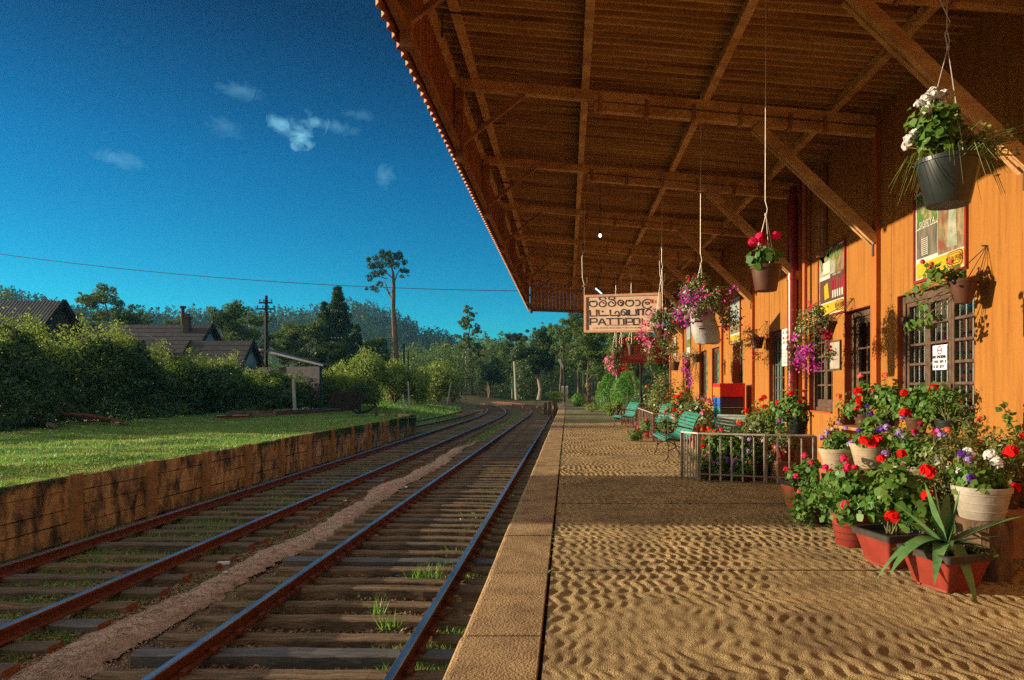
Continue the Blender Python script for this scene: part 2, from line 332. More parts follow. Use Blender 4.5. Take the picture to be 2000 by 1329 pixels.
def textmesh(s, size, mat_, parent, name='lettering', mtx=None, sx=1.0, align='CENTER', depth=.002):
    cu = bpy.data.curves.new('t', 'FONT'); cu.body = s; cu.size = size; cu.align_x = align; cu.extrude = depth; cu.resolution_u = 2
    ob = bpy.data.objects.new('t', cu); COL.objects.link(ob); bpy.context.view_layer.update()
    me = bpy.data.meshes.new_from_object(ob.evaluated_get(bpy.context.evaluated_depsgraph_get())); bpy.data.objects.remove(ob); bpy.data.curves.remove(cu)
    me.materials.clear(); me.materials.append(M[mat_]); me.transform(Matrix.Diagonal((sx,1,1,1)))
    if mtx is not None: me.transform(mtx)
    o = bpy.data.objects.new(name, me); COL.objects.link(o); o.parent = parent; return o
SKYS = .12; SUN = 4.8; EXPO = 0.92; CLOUD = (1.2,3.1,4.1,1); FILL_BANK = (3.6,3.4,2.9,1); FILL_GLOW = (10,9,7,1); HAZE = .0002
HZ0 = (.16,.80,.72,1)
SKYRAMP = [(.10,(.03,.72,.68,1)),(.30,(.003,.51,.54,1)),(.47,(.001,.185,.225,1))]
rng = np.random.default_rng(7); random.seed(7)
# ================================================================= SETTING
RC = 170.0
def bend(d, d0=52.0): return np.where(np.asarray(d) > d0, -(np.asarray(d)-d0)**2/(2*RC), 0.0)
def ground_mat():
    m = bpy.data.materials.new('dirt_and_moss'); m.use_nodes = True; nt = m.node_tree; N = nt.nodes; L = nt.links; b = N['Principled BSDF']
    b.inputs['Roughness'].default_value = .95; b.inputs['Specular IOR Level'].default_value = .1
    tc = N.new('ShaderNodeTexCoord')
    def noise(s, d=8):
        n = N.new('ShaderNodeTexNoise'); n.inputs['Scale'].default_value = s; n.inputs['Detail'].default_value = d; L.new(tc.outputs['Object'], n.inputs['Vector']); return n
    def ramp(n, cs, lo, hi):
        r = N.new('ShaderNodeValToRGB'); e = r.color_ramp.elements; e[0].position = lo; e[0].color = (*cs[0],1); e[1].position = hi; e[1].color = (*cs[1],1); L.new(n.outputs['Fac'], r.inputs[0]); return r
    dirt = ramp(noise(9), [(.05,.035,.022),(.22,.15,.09)], .3, .7); moss = ramp(noise(14), [(.025,.05,.012),(.085,.14,.03)], .3, .7)
    f = ramp(noise(1.1, 6), [(0,0,0),(1,1,1)], .46, .60)
    x = N.new('ShaderNodeMix'); x.data_type = 'RGBA'; L.new(f.outputs[0], x.inputs[0]); L.new(dirt.outputs[0], x.inputs[6]); L.new(moss.outputs[0], x.inputs[7]); L.new(x.outputs[2], b.inputs['Base Color'])
    bp = N.new('ShaderNodeBump'); bp.inputs['Strength'].default_value = .9; bp.inputs['Distance'].default_value = .03; L.new(noise(30, 6).outputs['Fac'], bp.inputs['Height']); L.new(bp.outputs[0], b.inputs['Normal'])
    return m
M['dirt'] = ground_mat()
M['turf'] = mat('short_turf', (.10,.16,.03), (.045,.085,.018), .95, 1.3, .8, 60, c3=(.075,.125,.025), detail=9)
M['farturf'] = mat('hill_vegetation', (.045,.075,.022), (.02,.04,.014), .95, .05, .6, .3, c3=(.032,.056,.018), detail=9)
def sp(a, b, s): return list(np.arange(a, b, s))
xs = [-3000,-1200,-500,-250,-150,-100,-70,-50,-35,-25,-18,-14,-11,-9.5]+sp(-8.6,-.4,.08)+[-.3,.5,2,5,9,15,25,40,70,120,250,600,1200,3000]
ys = [-300,-80,-20,-5,1]+sp(3,22,.08)+sp(22,60,.4)+sp(60,140,3)+[160,200,260,350,500,900,1500,3500]
def gz(X, Y):
    z = -1.03 + .035*vnoise(X, Y, 3, 5.0)*(np.abs(X+4.3) < 4.4) + .02*vnoise(X, Y, 4, 16.)*(np.abs(X+4.3) < 4.4)
    # mound between the tracks and by the left wall
    z += .035*np.exp(-((X+6.9)/.5)**2)*(Y < 40) + .03*np.exp(-((X+5.8)/.6)**2)
    z += np.clip((-11-X)/8, 0, 1)*np.clip((Y-33)/15, 0, 1)*1.0
    z += np.clip((X+.9)/3, 0, 1)*np.clip((Y-40)/25, 0, 1)*.9
    z += np.clip((Y-105)/60, 0, 1)*.6
    return np.where(np.abs(X) > 3500, -1, z)
struct(gridmesh('ground', np.array(xs), np.array(ys), gz, 'dirt'))
# ---- gravel path between the tracks
ysp = np.array(sp(2.5, 30, .12)); rg = np.random.default_rng(5)
us = np.linspace(-1, 1, 9)
def pathv():
    c = -4.05+.12*np.sin(ysp*.7)+.06*np.sin(ysp*1.9); w = np.clip(.29+.05*np.sin(ysp*1.3)+rg.normal(0,.035,len(ysp)), .15, 1)*np.clip((31-ysp)/9, .15, 1)
    V = np.zeros((len(ysp), 9, 3))
    for j, u in enumerate(us):
        V[:,j,0] = c+u*w+rg.normal(0,.012,len(ysp)); V[:,j,1] = ysp; V[:,j,2] = -.962-.05*abs(u)**2.5+rg.normal(0,.003,len(ysp))
    return V
V = pathv(); b = MB(); n = len(ysp)
b.add(V.reshape(-1,3).tolist(), [(i*9+j, i*9+j+1, (i+1)*9+j+1, (i+1)*9+j) for i in range(n-1) for j in range(8)])
struct(b.build('path', 'gravel', smooth=True))

# ---- right platform: hand-floated screed with trowel ripples
jy = [4.77, 7.55, 10.35, 13.6, 17.1, 21.0]
yy = sp(1.6, 8.0, .0125)+sp(8.0, 11, .02)+sp(11, 15, .035)+sp(15, 26, .08)+sp(26, 46, .4)+sp(46, 75, 1.0)
for j in jy: yy = [v for v in yy if abs(v-j) > .02]+[j-.018, j-.014, j-.009, j, j+.009, j+.014, j+.018]
yy = np.array([-6.0,-2.0,0.0]+sorted(yy)); xx = np.array(sp(-.115, 4.15, .0105)+[4.16])
def pz(X, Y):
    w = vnoise(X, Y, 11, 1.5); w2 = vnoise(X, Y, 12, 3.2); w3 = vnoise(X, Y, 14, .7)
    ph = 2*np.pi*(X/.084+Y*1.0)+6.5*w+4.4*w2+1.2*np.sin(2*np.pi*Y/.21+4.6*w)+1.9*vnoise(X,Y,15,8.)
    r = np.sin(ph)*(.62+.38*np.sin(2*np.pi*Y/.17+1.9*np.sin(X*7+w*2)+3*w2))+.55*vnoise(X,Y,16,24.)+.3*vnoise(X,Y,17,60.)
    amp = .0074*np.clip(.70+.95*vnoise(X, Y, 13, 1.7), .28, 1.3)*np.clip(1.22-Y/55, 0, 1)
    z = amp*r+.0022*w2+.004*w3*(Y < 30)
    for j in jy: z = np.where(np.abs(Y-j-.004*np.sin(X*5)) < .0135, z-.022, z)
    return z
def pfm(x, y): return np.where(y > 24.5+1.2*vnoise(x, y*.7, 21, 2.0)+1.2*np.sin(x*1.3), 1, 0)
M['earthturf'] = mat('worn_grassy_earth', (.25,.19,.085), (.10,.12,.03), .95, 1.2, .8, 40, c3=(.19,.155,.06), detail=9, lo=.38, hi=.62)
jb = MB()
for j in jy:
    for i in range(40):
        x0_, x1_ = -.11+4.1*i/40, -.11+4.1*(i+1)/40
        ja, jc = j+.004*math.sin(x0_*5), j+.004*math.sin(x1_*5); w_ = .011+.005*math.sin(i*2.7+j)
        jb.quad((x0_,ja-w_,.0015),(x1_,jc-w_,.0015),(x1_,jc+w_,.0015),(x0_,ja+w_,.0015))
struct(jb.build('platform_joint','soil'))
plat = struct(gridmesh('platform', xx, yy, pz, ['concrete','earthturf'], pfm))
b = MB()
for y0 in np.arange(-6, 42, 6.0): b.box((1.8, y0+3, -.56), (4.7, 5.998, 1.06), m=0)
o = struct(b.build('platform_base', 'riser'))
# garden earth past the end of the platform
gx = np.array(sp(-.1, 16, .35)); gy = np.array(sp(26, 78, .5))
def gz2(X, Y): return np.where(X < 4.0, -.03, .02+.05*vnoise(X,Y,31,1.2))-.02*np.clip((Y-42)/30,0,1)
gg = gridmesh('garden_earth', gx, gy, gz2, 'earthturf')
me = gg.data; co = np.zeros(len(me.vertices)*3); me.vertices.foreach_get('co', co); co = co.reshape(-1,3); co[:,0] += bend(co[:,1]-4, 48); me.vertices.foreach_set('co', co.astype(np.float32).ravel()); me.update()
struct(gg)
# ---- coping stones
b = MB(); y = 1.7; k = 0
rr = random.Random(4)
while y < 56:
    L = .598; x0, x1 = -.565+rr.uniform(-.006,.006)+float(bend(y, 46)), -.135+float(bend(y,46)); z = .006+rr.uniform(-.004,.004)
    pr = [(x1,-.14),(x1,z-.006),(x1-.006,z),(x0+.040,z),(x0+.02,z-.005),(x0+.006,z-.02),(x0,z-.05),(x0+.004,-.14)]
    y0, y1 = y+.006, y+L-.006
    P = []
    for yv, e in ((y0,.004),(y0+.006,0),(y1-.006,0),(y1,.004)):
        for px, pzv in pr: P.append((px+(e if px < -.4 else -e*.3), yv, pzv-(e if pzv > -.1 else 0)))
    fs = [tuple(range(7,-1,-1)), tuple(24+i for i in range(8))]
    for r in range(3):
        for i in range(8): fs.append((r*8+i, r*8+(i+1)%8, r*8+8+(i+1)%8, r*8+8+i))
    b.add(P, fs); y += L
struct(b.build('platform_edge', 'coping'))
# weeds in the joint
pos = [(-.125+rr.gauss(0,.006), rr.uniform(2.4,16), .0) for _ in range(220)]
pos = [p for p in pos if vnoise(np.array([p[1]]), np.array([0.]), 8, 4.)[0] > .1]
k = np.repeat(np.array(pos), 5, 0); k[:,1] += rng.normal(0,.012,len(k)); k[:,2] += .005
stuff(leaves('joint_weeds', k+np.array([0,0,.008]), rng.normal(size=k.shape)+[0,0,1], rng.uniform(.006,.014,len(k)), DIAMOND, 'weed', None, 3), 'tiny green weeds sprouting in the platform joint')

# ---- left raised goods platform
gy = np.array([-15.,-5,0,4]+sp(7,36,.25)); gx = np.array([-120.,-60,-40,-30,-24]+sp(-21,-7.70,.2)+[-7.70])
def lz(X, Y): return -.05+.075*vnoise(X*.55,Y*1.2,41,1.3)*np.clip((-7.75-X)/1.2,0,1)+.02*vnoise(X,Y,42,4.)-np.clip((Y-30)/6,0,1)*.18*np.exp(-((X+8)/2.)**2)+np.clip((-15-X)/5,0,1)*.12
struct(gridmesh('goods_platform', gx, gy, lz, 'turf'))
wall = thing('retaining_wall', 'stained concrete plank wall holding up the grass beside the far track', 'retaining wall', (-7.6,20,-1))
# posts seen at pixel columns of the wall's foot
def wx(d): return -7.60+float(bend(d, 24))*1.1
py_ = [3.2, 5.6, 8.0] + [wy for wy in (10.25, 12.1, 13.95, 15.75, 17.6, 19.5, 21.4, 23.4, 25.5, 27.7, 30.0, 32.4, 34.6)]
for i in range(len(py_)):
    d = py_[i]; MB().box((wx(d)+.035, d, -.53), (.13, .14, 1.06), bev=.008).build('post', 'wallpost', wall)
    if i+1 < len(py_):
        d2 = py_[i+1]; zs = [-1.02,-.76+rr.uniform(-.03,.03),-.52+rr.uniform(-.03,.03),-.27+rr.uniform(-.03,.03),-.03+rr.uniform(-.035,.02)]
        for r in range(4):
            xa, xb = wx(d)-rr.uniform(0,.02), wx(d2)-rr.uniform(0,.02); j = rr.uniform(-.012,.012)
            bb = MB(); bb.bar((xa-.03, d+.06, (zs[r]+zs[r+1])/2+j), (xb-.03, d2-.06, (zs[r]+zs[r+1])/2+rr.uniform(-.01,.01)), .07, zs[r+1]-zs[r]-.014)
            bb.build('plank', 'plank', wall)
MB().bar((wx(34.6), 34.6, -.5), (wx(34.6)-4, 36.5, -.6), .12, 1.0).build('end_plank', 'plank', wall)

# ================================================================= TRACKS
RAILP = [(-.068,0),(.068,0),(.068,.012),(.012,.028),(.010,.092),(.034,.100),(.035,.124),(.028,.133),(-.028,.133),(-.035,.124),(-.034,.100),(-.010,.092),(-.012,.028),(-.068,.012)]
def rail(name, xf, ds, z0, parent):
    b = MB(); n = len(RAILP); P = []
    for d in ds:
        x = xf(d)
        for u, w in RAILP: P.append((x+u, d, z0+w))
    fs, ms = [], []
    for i in range(len(ds)-1):
        for j in range(n): fs.append((i*n+j, i*n+(j+1)%n, (i+1)*n+(j+1)%n, (i+1)*n+j)); ms.append(1 if j in (6,7,8) else 0)
    fs.append(tuple(range(n))); ms.append(0)
    b.add(P, fs, ms); return b.build(name, ['rust','steel'], parent)
def sleepers(parent, xc, ln, d0, y0, y1, sp_, z, skew, mats, seed, width=.175, zj=.012):
    r = random.Random(seed); y = y0; k = 0; protos = {}
    far = MB()
    while y < y1:
        x = xc+float(bend(y, d0)); a = skew+r.gauss(0,.006)+math.atan(max(0,(y-d0))/RC)
        if k < 100:
            mt = r.choices(mats, [6,2,.7])[0]; key = (mt, r.randrange(3))
            if key not in protos:
                q = MB(); w = width*r.uniform(.92,1.1); h = .13; L = ln*r.uniform(.97,1.03); nx = 14; q2 = random.Random(r.random()); P = []
                for i in range(nx+1):
                    xx_ = -L/2+L*i/nx; dz = q2.gauss(0,.004); dw = q2.gauss(0,.004)
                    for yy_, zz in ((-w/2+dw,-h),(-w/2+dw,-.014+dz),(-w/2+.012+dw,dz),(-w*.15,dz+q2.gauss(0,.003)),(w*.2,dz+q2.gauss(0,.003)),(w/2-.012-dw,dz),(w/2-dw,-.014+dz),(w/2-dw,-h)): P.append((xx_, yy_, zz))
                fs = [tuple(range(8)), tuple(nx*8+i for i in range(7,-1,-1))]; ms = [1,1]
                for i in range(nx):
                    for j in range(8): fs.append((i*8+j, i*8+8+j, i*8+8+(j+1)%8, i*8+(j+1)%8)); ms.append(0)
                q.add(P, fs, ms); protos[key] = q.build('sleeper', [mt,'sleeper_end'], parent, local=True)
                o = protos[key]
            else:
                o = protos[key].copy(); COL.objects.link(o)
            o.location = Vector((x+r.gauss(0,.03), y, z+r.gauss(0,zj)))-parent.location; o.rotation_euler = (r.gauss(0,.012), r.gauss(0,.004), a)
        else:
            far.box((x, y, z-.06), (ln, width, .12), rz=a)
        y += sp_*r.uniform(.93,1.07); k += 1
    if far.v: stuff(far.build('distant_sleepers', mats[0], parent))
RT = -.79
ds = [1.5]+sp(3,48,1.5)+sp(48,135,1.2)
t1 = thing('railway_track', 'nearer railway track right beside the platform, with rusty sided rails', 'railway track', (-2.17,20,-1))
for s in (-1,1): rail('rail', lambda d, s=s: -2.165+s*.872+float(bend(d)), ds, RT-.133, t1)
sleepers(t1, -2.17, 2.95, 52, 4.3, 118, .43, RT-.133, -.035, ['sleeper','sleeper_dark','sleeper_wet'], 1)
t2 = thing('railway_track', 'farther railway track along the concrete plank wall, its sleepers half sunk in weeds', 'railway track', (-5.84,20,-1))
for s in (-1,1): rail('rail', lambda d, s=s: -5.84+s*.872+float(bend(d,46)), ds, RT-.133, t2)
sleepers(t2, -5.80, 2.62, 46, 4.3, 112, .52, RT-.137, 0.0, ['sleeper_dark','sleeper','sleeper_wet'], 2, zj=.012)
t3 = thing('railway_track', 'short overgrown siding that leaves the farther track past the end of the wall', 'railway track', (-9.2,48,-1))
for s in (-1,1): rail('rail', lambda d, s=s: -9.6+(d-38)*.075+s*.872+float(bend(d,40)), sp(37,66,2), RT-.15, t3)
# chair plates and bolts on the near track's rails (rail fastenings)
r = random.Random(3); k = 0; y = 4.3; far = MB(); fp = None
while y < 30:
    for s in (-1,1):
        for e in (-1,1):
            p = (-2.165+s*.872+e*.075, y, RT-.105)
            if k >= 100: far.box(p, (.05,.09,.05), bev=.006); continue
            if fp is None: fp = MB().box((0,0,0), (.05,.09,.05), bev=.006).build('rail_fastening', 'rust', t1, local=True); q = fp
            else: q = fp.copy(); COL.objects.link(q)
            q.location = Vector(p)-t1.location; k += 1
    y += .43
stuff(far.build('distant_fastenings', 'rust', t1))
# ---- ballast, leaves, grass between the rails
def scat(n, x0, x1, y0, y1, p=2.0):
    u = rng.uniform(0,1,n); d = (y0**(1-p)+u*(y1**(1-p)-y0**(1-p)))**(1/(1-p)); return rng.uniform(x0,x1,n), d
X, Y = scat(48000, -7.5, -.6, 4.2, 40)
k = vnoise(X, Y, 51, 1.6) + .6*(np.abs(X+2.2) < .8)-.8*(np.abs(X+4.05) < .45) > .0; X, Y = X[k], Y[k]
OCT = np.array([(1,0,0),(0,1,0),(-1,0,0),(0,-1,0),(0,0,.8),(0,0,-.8)]); OF = [(0,1,4),(1,2,4),(2,3,4),(3,0,4),(1,0,5),(2,1,5),(3,2,5),(0,3,5)]
def stones(name, X, Y, Z, s, label, m_='stone'):
    n = len(X); a = rng.uniform(0,6.28,n); V = OCT[None]*rng.uniform(.6,1.3,(n,6,1))*s[:,None,None]
    c, q = np.cos(a)[:,None], np.sin(a)[:,None]; V = np.stack([V[:,:,0]*c-V[:,:,1]*q, V[:,:,0]*q+V[:,:,1]*c, V[:,:,2]*.75], -1)+np.stack([X,Y,Z],-1)[:,None,:]
    return stuff(npmesh(name, V, 6, m_, None, faces=OF), label)
stones('ballast', X, Y, gz(X,Y)+.008, rng.uniform(.008,.033,len(X))*rng.uniform(.6,1.2,len(X)), 'small dark ballast stones lying between the sleepers')
X, Y = scat(16000, -4.7, -3.4, 4.2, 28)
stones('gravel', X, Y, -.955-.05*np.abs((X+4.05)/.5)**2.5, rng.uniform(.004,.011,len(X)), 'fine pale gravel on the trodden path', 'pebble')
X, Y = scat(26000, -7.4, -.6, 4.2, 30); k = vnoise(X, Y, 52, 1.3)+.5*(np.abs(X+4.7) < .5) > .15; X, Y = X[k], Y[k]
stuff(leaves('fallen_leaves', np.stack([X,Y,gz(X,Y)+.02],1), rng.normal(0,.5,(len(X),3))+[0,0,1], rng.uniform(.014,.036,len(X)), DIAMOND, 'deadleaf', None, 5), 'dry brown leaves fallen among the tracks')
X, Y = scat(110000, -7.5, -.5, 4.2, 60, 1.6)
k = vnoise(X, Y, 53, .9)+.35*vnoise(X, Y, 54, 4.)+.25*(np.abs(X+5.8) < 1.2)-1.4*(np.abs(X+4.05) < .5)*(Y < 26)+.35*np.clip((Y-9)/10,0,1) > .22; X, Y = X[k], Y[k]
stuff(blades('track_grass', np.stack([X,Y,gz(X,Y)-.005],1), rng.uniform(.03,.10,len(X)), rng.uniform(.008,.016,len(X))*np.clip(Y/9,.8,3), 'grass', None, .5, 6), 'low grass growing between the sleepers and rails')
# leafy weeds beside the right rail and taller tufts in the sunlight
P = []
for (px, py, n, s) in ((925,1015,70,.16),(905,1035,60,.14),(880,1105,70,.14),(935,985,60,.18),(700,1180,30,.10),(560,1190,30,.12),(400,1100,50,.22),(960,930,60,.2),(650,1050,40,.2)):
    g = ground(px, py, -.95); q = rng.normal(0,1,(n,3))*[s,s*1.2,s*.35]; q[:,2] = np.abs(q[:,2]); P.append(q+np.array(g))
P = np.concatenate(P); stuff(leaves('trackside_weeds', P, rng.normal(size=P.shape)+[0,0,1.2], rng.uniform(.010,.024,len(P)), DIAMOND, 'weed', None, 8), 'bright leafy weeds beside the rail in the sun')
P = []
for (px, py) in ((740,1200),(762,1228),(815,1132),(835,1132),(850,1130),(545,1160),(1025,0)):
    if py == 0: continue
    g = np.array(ground(px, py, -.97)); P.append(g+rng.normal(0,1,(26,3))*[.05,.03,0])
P = np.concatenate(P); stuff(blades('grass_tufts', P, rng.uniform(.10,.22,len(P)), .010, 'grass', None, .35, 9), 'long grass tufts standing between sleepers in the sun')

# ---- turf blades on the goods platform
X, Y = scat(130000, -20, -7.62, 8.2, 34, 1.9)
k = X > -.86*Y-1.0; X, Y = X[k], Y[k]; hh = rng.uniform(.025,.07,len(X))*(1+.6*np.clip(vnoise(X,Y,61,1.2),-.5,1.5))+.06*(X > -7.75)*rng.uniform(0,1,len(X))
stuff(blades('grass', np.stack([X,Y,lz(X,Y)-.004],1), hh, rng.uniform(.010,.02,len(X))*np.clip(Y/14,.7,2), 'grass', None, .5, 10), 'short green grass covering the goods platform', None)
P = []
r = np.random.default_rng(77)
for _ in range(26):
    y = r.uniform(9.5, 15); x = r.uniform(-7.7-1.9, -7.75); n = r.integers(30, 80); q = r.normal(0,1,(n,3))*[.16,.22,.03]; q[:,2] = np.abs(q[:,2])+.01; P.append(q+np.array([x,y,-.02]))
P = np.concatenate(P); stuff(leaves('clover', P, r.normal(0,.4,P.shape)+[0,0,1], r.uniform(.018,.038,len(P)), ROUND, 'weed', None, 12), 'broad leaved clover patches along the edge of the grass')

X, Y = scat(34000, -19, -7.8, 33, 80, 1.5); X = X+bend(Y, 46); k = (X < -9.2+bend(Y,44)+(Y-38)*0) ; X, Y = X[k], Y[k]
stuff(blades('rough_grass', np.stack([X,Y,gz(X,Y)-.01],1), rng.uniform(.08,.26,len(X)), rng.uniform(.03,.06,len(X)), 'grass', None, .5, 14), 'rough unmown grass past the end of the goods platform')

X, Y = scat(60000, -20, -7.62, 8.2, 30, 1.9); k = (X > -.86*Y-1.0)&(vnoise(X*.5, Y*1.4, 66, 1.5) > .06); X, Y = X[k], Y[k]
M['drygrass'] = leafmat('dry_grass', [(.36,.34,.07),(.46,.42,.10),(.30,.33,.06),(.50,.44,.16)], .45)
stuff(blades('dry_grass', np.stack([X,Y,lz(X,Y)-.004],1), rng.uniform(.03,.08,len(X)), rng.uniform(.010,.018,len(X))*np.clip(Y/14,.7,2), 'drygrass', None, .6, 15), 'paler yellowed grass patches on the goods platform')
Y = rng.uniform(8.2,35,9000); k = vnoise(Y, Y*0, 67, 1.3)+.05*(Y-16) > .15; Y = Y[k]; dz = np.abs(rng.normal(0,1,len(Y)))*(.05+.012*np.clip(Y-15,0,20))
X = np.array([wx(v) for v in Y])+.04+rng.normal(0,.015,len(Y)); stuff(leaves('wall_moss', np.stack([X, Y, -.02-dz],1), rng.normal(0,.6,(len(Y),3))+[1,-.3,.2], rng.uniform(.010,.026,len(Y))*np.clip(Y/14,.8,2), DIAMOND, 'leaf_hedge', None, 16), 'moss and creepers hanging over the top of the plank wall')
# ================================================================= STATION BUILDING AND CANOPY
bld = thing('station_building', 'long orange painted station building with dark wooden windows and a corrugated platform canopy', 'station', (4,14,0))
Y0, Y1 = -5.0, 25.6
WX = 4.0
# openings: y near, y far, z bottom, z top, recess, kind
OPEN = [(6.54,8.07,.93,2.42,.09,'win3'), (8.79,9.61,0.0,2.41,.13,'door'), (10.03,11.02,.93,2.42,.10,'win2'), (12.25,13.2,0.0,2.42,.10,'office'),
        (15.16,16.1,0.0,2.42,.2,'door'), (17.5,18.4,.93,2.42,.1,'teal'), (19.1,19.95,.93,2.42,.1,'teal'), (21.6,22.5,0,2.42,.2,'door')]
b = MB(); T = .3
ycur = Y0; ZT = 4.93
for (a, c, z0, z1, rc, kd) in OPEN:
    b.box((WX+T/2,(ycur+a)/2,ZT/2-.1),(T,a-ycur,ZT+.2))
    b.box((WX+T/2,(a+c)/2,(z1+ZT)/2),(T,c-a,ZT-z1))
    if z0 > 0: b.box((WX+T/2,(a+c)/2,z0/2-.1),(T,c-a,z0+.2))
    ycur = c
b.box((WX+T/2,(ycur+Y1)/2,ZT/2-.1),(T,Y1-ycur,ZT+.2))
b.build('wall', 'wall', bld)
# redder reveals lining the openings
for (a, c, z0, z1, rc, kd) in OPEN:
    b = MB(); e = .004; w = .12
    b.box((WX+.14, c-e/2-.001, (z0+z1)/2), (.27, e, z1-z0-.004)); b.box((WX+.14, a+e/2+.001, (z0+z1)/2), (.27, e, z1-z0-.004)); b.box((WX+.14,(a+c)/2,z1-e/2-.001),(.27,c-a-.012,e))
    if z0 > 0: b.box((WX+.12,(a+c)/2,z0+.012),(.30,c-a-.012,.02))
    b.build('reveal', 'reveal', bld)
# rooms behind
b = MB()
b.box((6.6,10.3,-.06),(4.6,30.4,.1)); b.box((8.9,10.3,2.2),(.2,30.5,4.6)); b.box((6.6,Y0+.1,2.2),(4.6,.2,4.6)); b.box((6.6,Y1-.1,2.2),(4.58,.2,4.6)); b.box((6.6,10.3,3.6),(4.6,30.2,.1))
b.build('room', 'interior', bld)
b = MB()
for y in (8.43,11.6,14.2,16.8,20.6): b.box((6.5,y,1.8),(4.4,.12,3.5))
b.build('partition', 'interior', bld)
b = MB(); b.box((6.6,10.3,5.0),(5.4,31.2,.12)); b.build('rear_roof', 'sheet', bld)
def sash(par, y0, y1, z0, z1, x, rows, cols, fw=.05, bars=3, pane='glass', grille=True):
    """one leaf of a casement: stiles, rails, glazing bars, pane and the grille behind"""
    b = MB(); t = .045
    b.box((x,y0+fw/2,(z0+z1)/2),(t,fw,z1-z0),bev=.005); b.box((x,y1-fw/2,(z0+z1)/2),(t,fw,z1-z0),bev=.005)
    b.box((x,(y0+y1)/2,z0+.06),(t-.004,y1-y0-2*fw,.12)); b.box((x,(y0+y1)/2,z1-fw/2),(t-.004,y1-y0-2*fw,fw))
    h = (z1-fw)-(z0+.12)
    for k in range(1, rows): b.box((x,(y0+y1)/2,z0+.12+h*k/rows),(t-.008,y1-y0-2*fw,.028))
    for k in range(1, cols): b.box((x,y0+fw+(y1-y0-2*fw)*k/cols,z0+.12+h/2),(t-.012,.022,h))
    s = b.build('sash', 'frame', par)
    MB().box((x+.012,(y0+y1)/2,z0+.12+h/2),(.005,y1-y0-2*fw+.01,h+.01)).build('pane', pane, s)
    return s
for (a, c, z0, z1, rc, kd) in OPEN:
    x = WX+rc; nm = 'window' if z0 > 0 or kd == 'office' else 'door'
    b = MB(); fw = .065; zb = z0+.02 if z0 > 0 else 0.0
    b.box((x+.02,a+fw/2+.006,(zb+z1)/2),(.09,fw,z1-zb-.012),bev=.005); b.box((x+.02,c-fw/2-.006,(zb+z1)/2),(.09,fw,z1-zb-.012),bev=.005); b.box((x+.02,(a+c)/2,z1-.05),(.086,c-a-2*fw-.012,.09))
    if z0 > 0: b.box((x+.02,(a+c)/2,zb+.03),(.10,c-a-2*fw-.012,.06))
    w = b.build(nm, 'frame', bld)
    A, C = a+fw+.008, c-fw-.008
    if kd == 'win3':
        q = (C-A)/3
        for k in range(3): sash(w, A+q*k+.002, A+q*(k+1)-.002, zb+.062, z1-.097, x+.015, 5, 1)
        g = MB()
        for k in range(12): y = A+q*((k+.5)/4); g.box((x+.060,y,(zb+z1)/2),(.024,.018,z1-zb-.2))
        g.build('grille', 'grille', w)
        g = MB()
        for k in range(40):
            y = A-.3+(C-A+.5)*k/40; g.quad((x+.55+.03*math.sin(k*1.7),y,zb-.3),(x+.55+.03*math.sin(k*1.7+1.7),y+(C-A+.5)/40,zb-.3),(x+.55+.03*math.sin(k*1.7+1.7),y+(C-A+.5)/40,2.2),(x+.55+.03*math.sin(k*1.7),y,2.2))
        g.build('curtain', 'curtain', w)
        g = MB(); g.box((x-.05,c-.08,2.12),(.05,.07,.09)); g.build('hinge', 'iron', w)
    elif kd == 'win2':
        q = (C-A)/2
        for k in range(2): sash(w, A+q*k+.002, A+q*(k+1)-.002, zb+.062, z1-.097, x+.015, 5, 2)
        g = MB()
        for k in range(8): g.box((x+.075,A+(C-A)*(k+.5)/8,(zb+z1)/2),(.014,.014,z1-zb-.2))
        g.build('grille', 'grille', w)
    elif kd == 'door':
        sash(w, A+.002, C-.002, .02, z1-.1, x+.03, 6, 2, fw=.09)
    elif kd == 'office':
        sash(w, A+.002, (A+C)/2-.002, .9, z1-.1, x+.02, 5, 2); sash(w, (A+C)/2+.002, C-.002, .9, z1-.1, x+.02, 5, 2, pane='tealpane')
        MB().box((x+.02,(A+C)/2,.44),(.04,C-A,.86)).build('lower_panel', 'tealpane', w)
    else:
        q = (C-A)/2
        for k in range(2): sash(w, A+q*k+.002, A+q*(k+1)-.002, zb+.062, z1-.097, x+.015, 5, 1, pane='tealpane' if k else 'glass')
# pilasters under every roof beam
BY = [5.72+2.85*k for k in range(-3, 8)]
def ztop(x): return 5.28-.09*(x+1.38)
for y in BY:
    if y < 1: continue
    MB().box((WX-.03,y-.02,2.4),(.056,.115,4.8),bev=.008).build('pilaster', 'pilaster', bld)
# drain pipes
pp = MB(); pp.tube([(3.86,11.42,4.75),(3.86,11.42,.02)], .085, 14); 
for z in (4.4,3.2,2.0,.7): pp.tube([(3.86,11.42,z-.04),(3.86,11.42,z+.04)], .098, 14)
pp.build('downpipe', 'pipe', bld, smooth=True)
pp = MB(); pp.tube([(3.90,10.93,4.75),(3.90,10.93,.02)], .04, 12)
for z in (3.4,2.4,.9): pp.tube([(3.90,10.93,z-.03),(3.90,10.93,z+.03)], .052, 12)
pp.build('downpipe', 'pilaster', bld, smooth=True)
pp = MB(); pp.tube([(3.93,10.35,4.72),(3.93,10.35,3.42)], .034, 10); pp.box((3.93,10.35,3.40),(.09,.09,.10)); pp.build('conduit', 'timber_dark', bld)
pp = MB(); pp.box((3.95,10.25,4.1),(.06,.07,1.3)); pp.build('wall_cleat', 'timber_dark', bld)
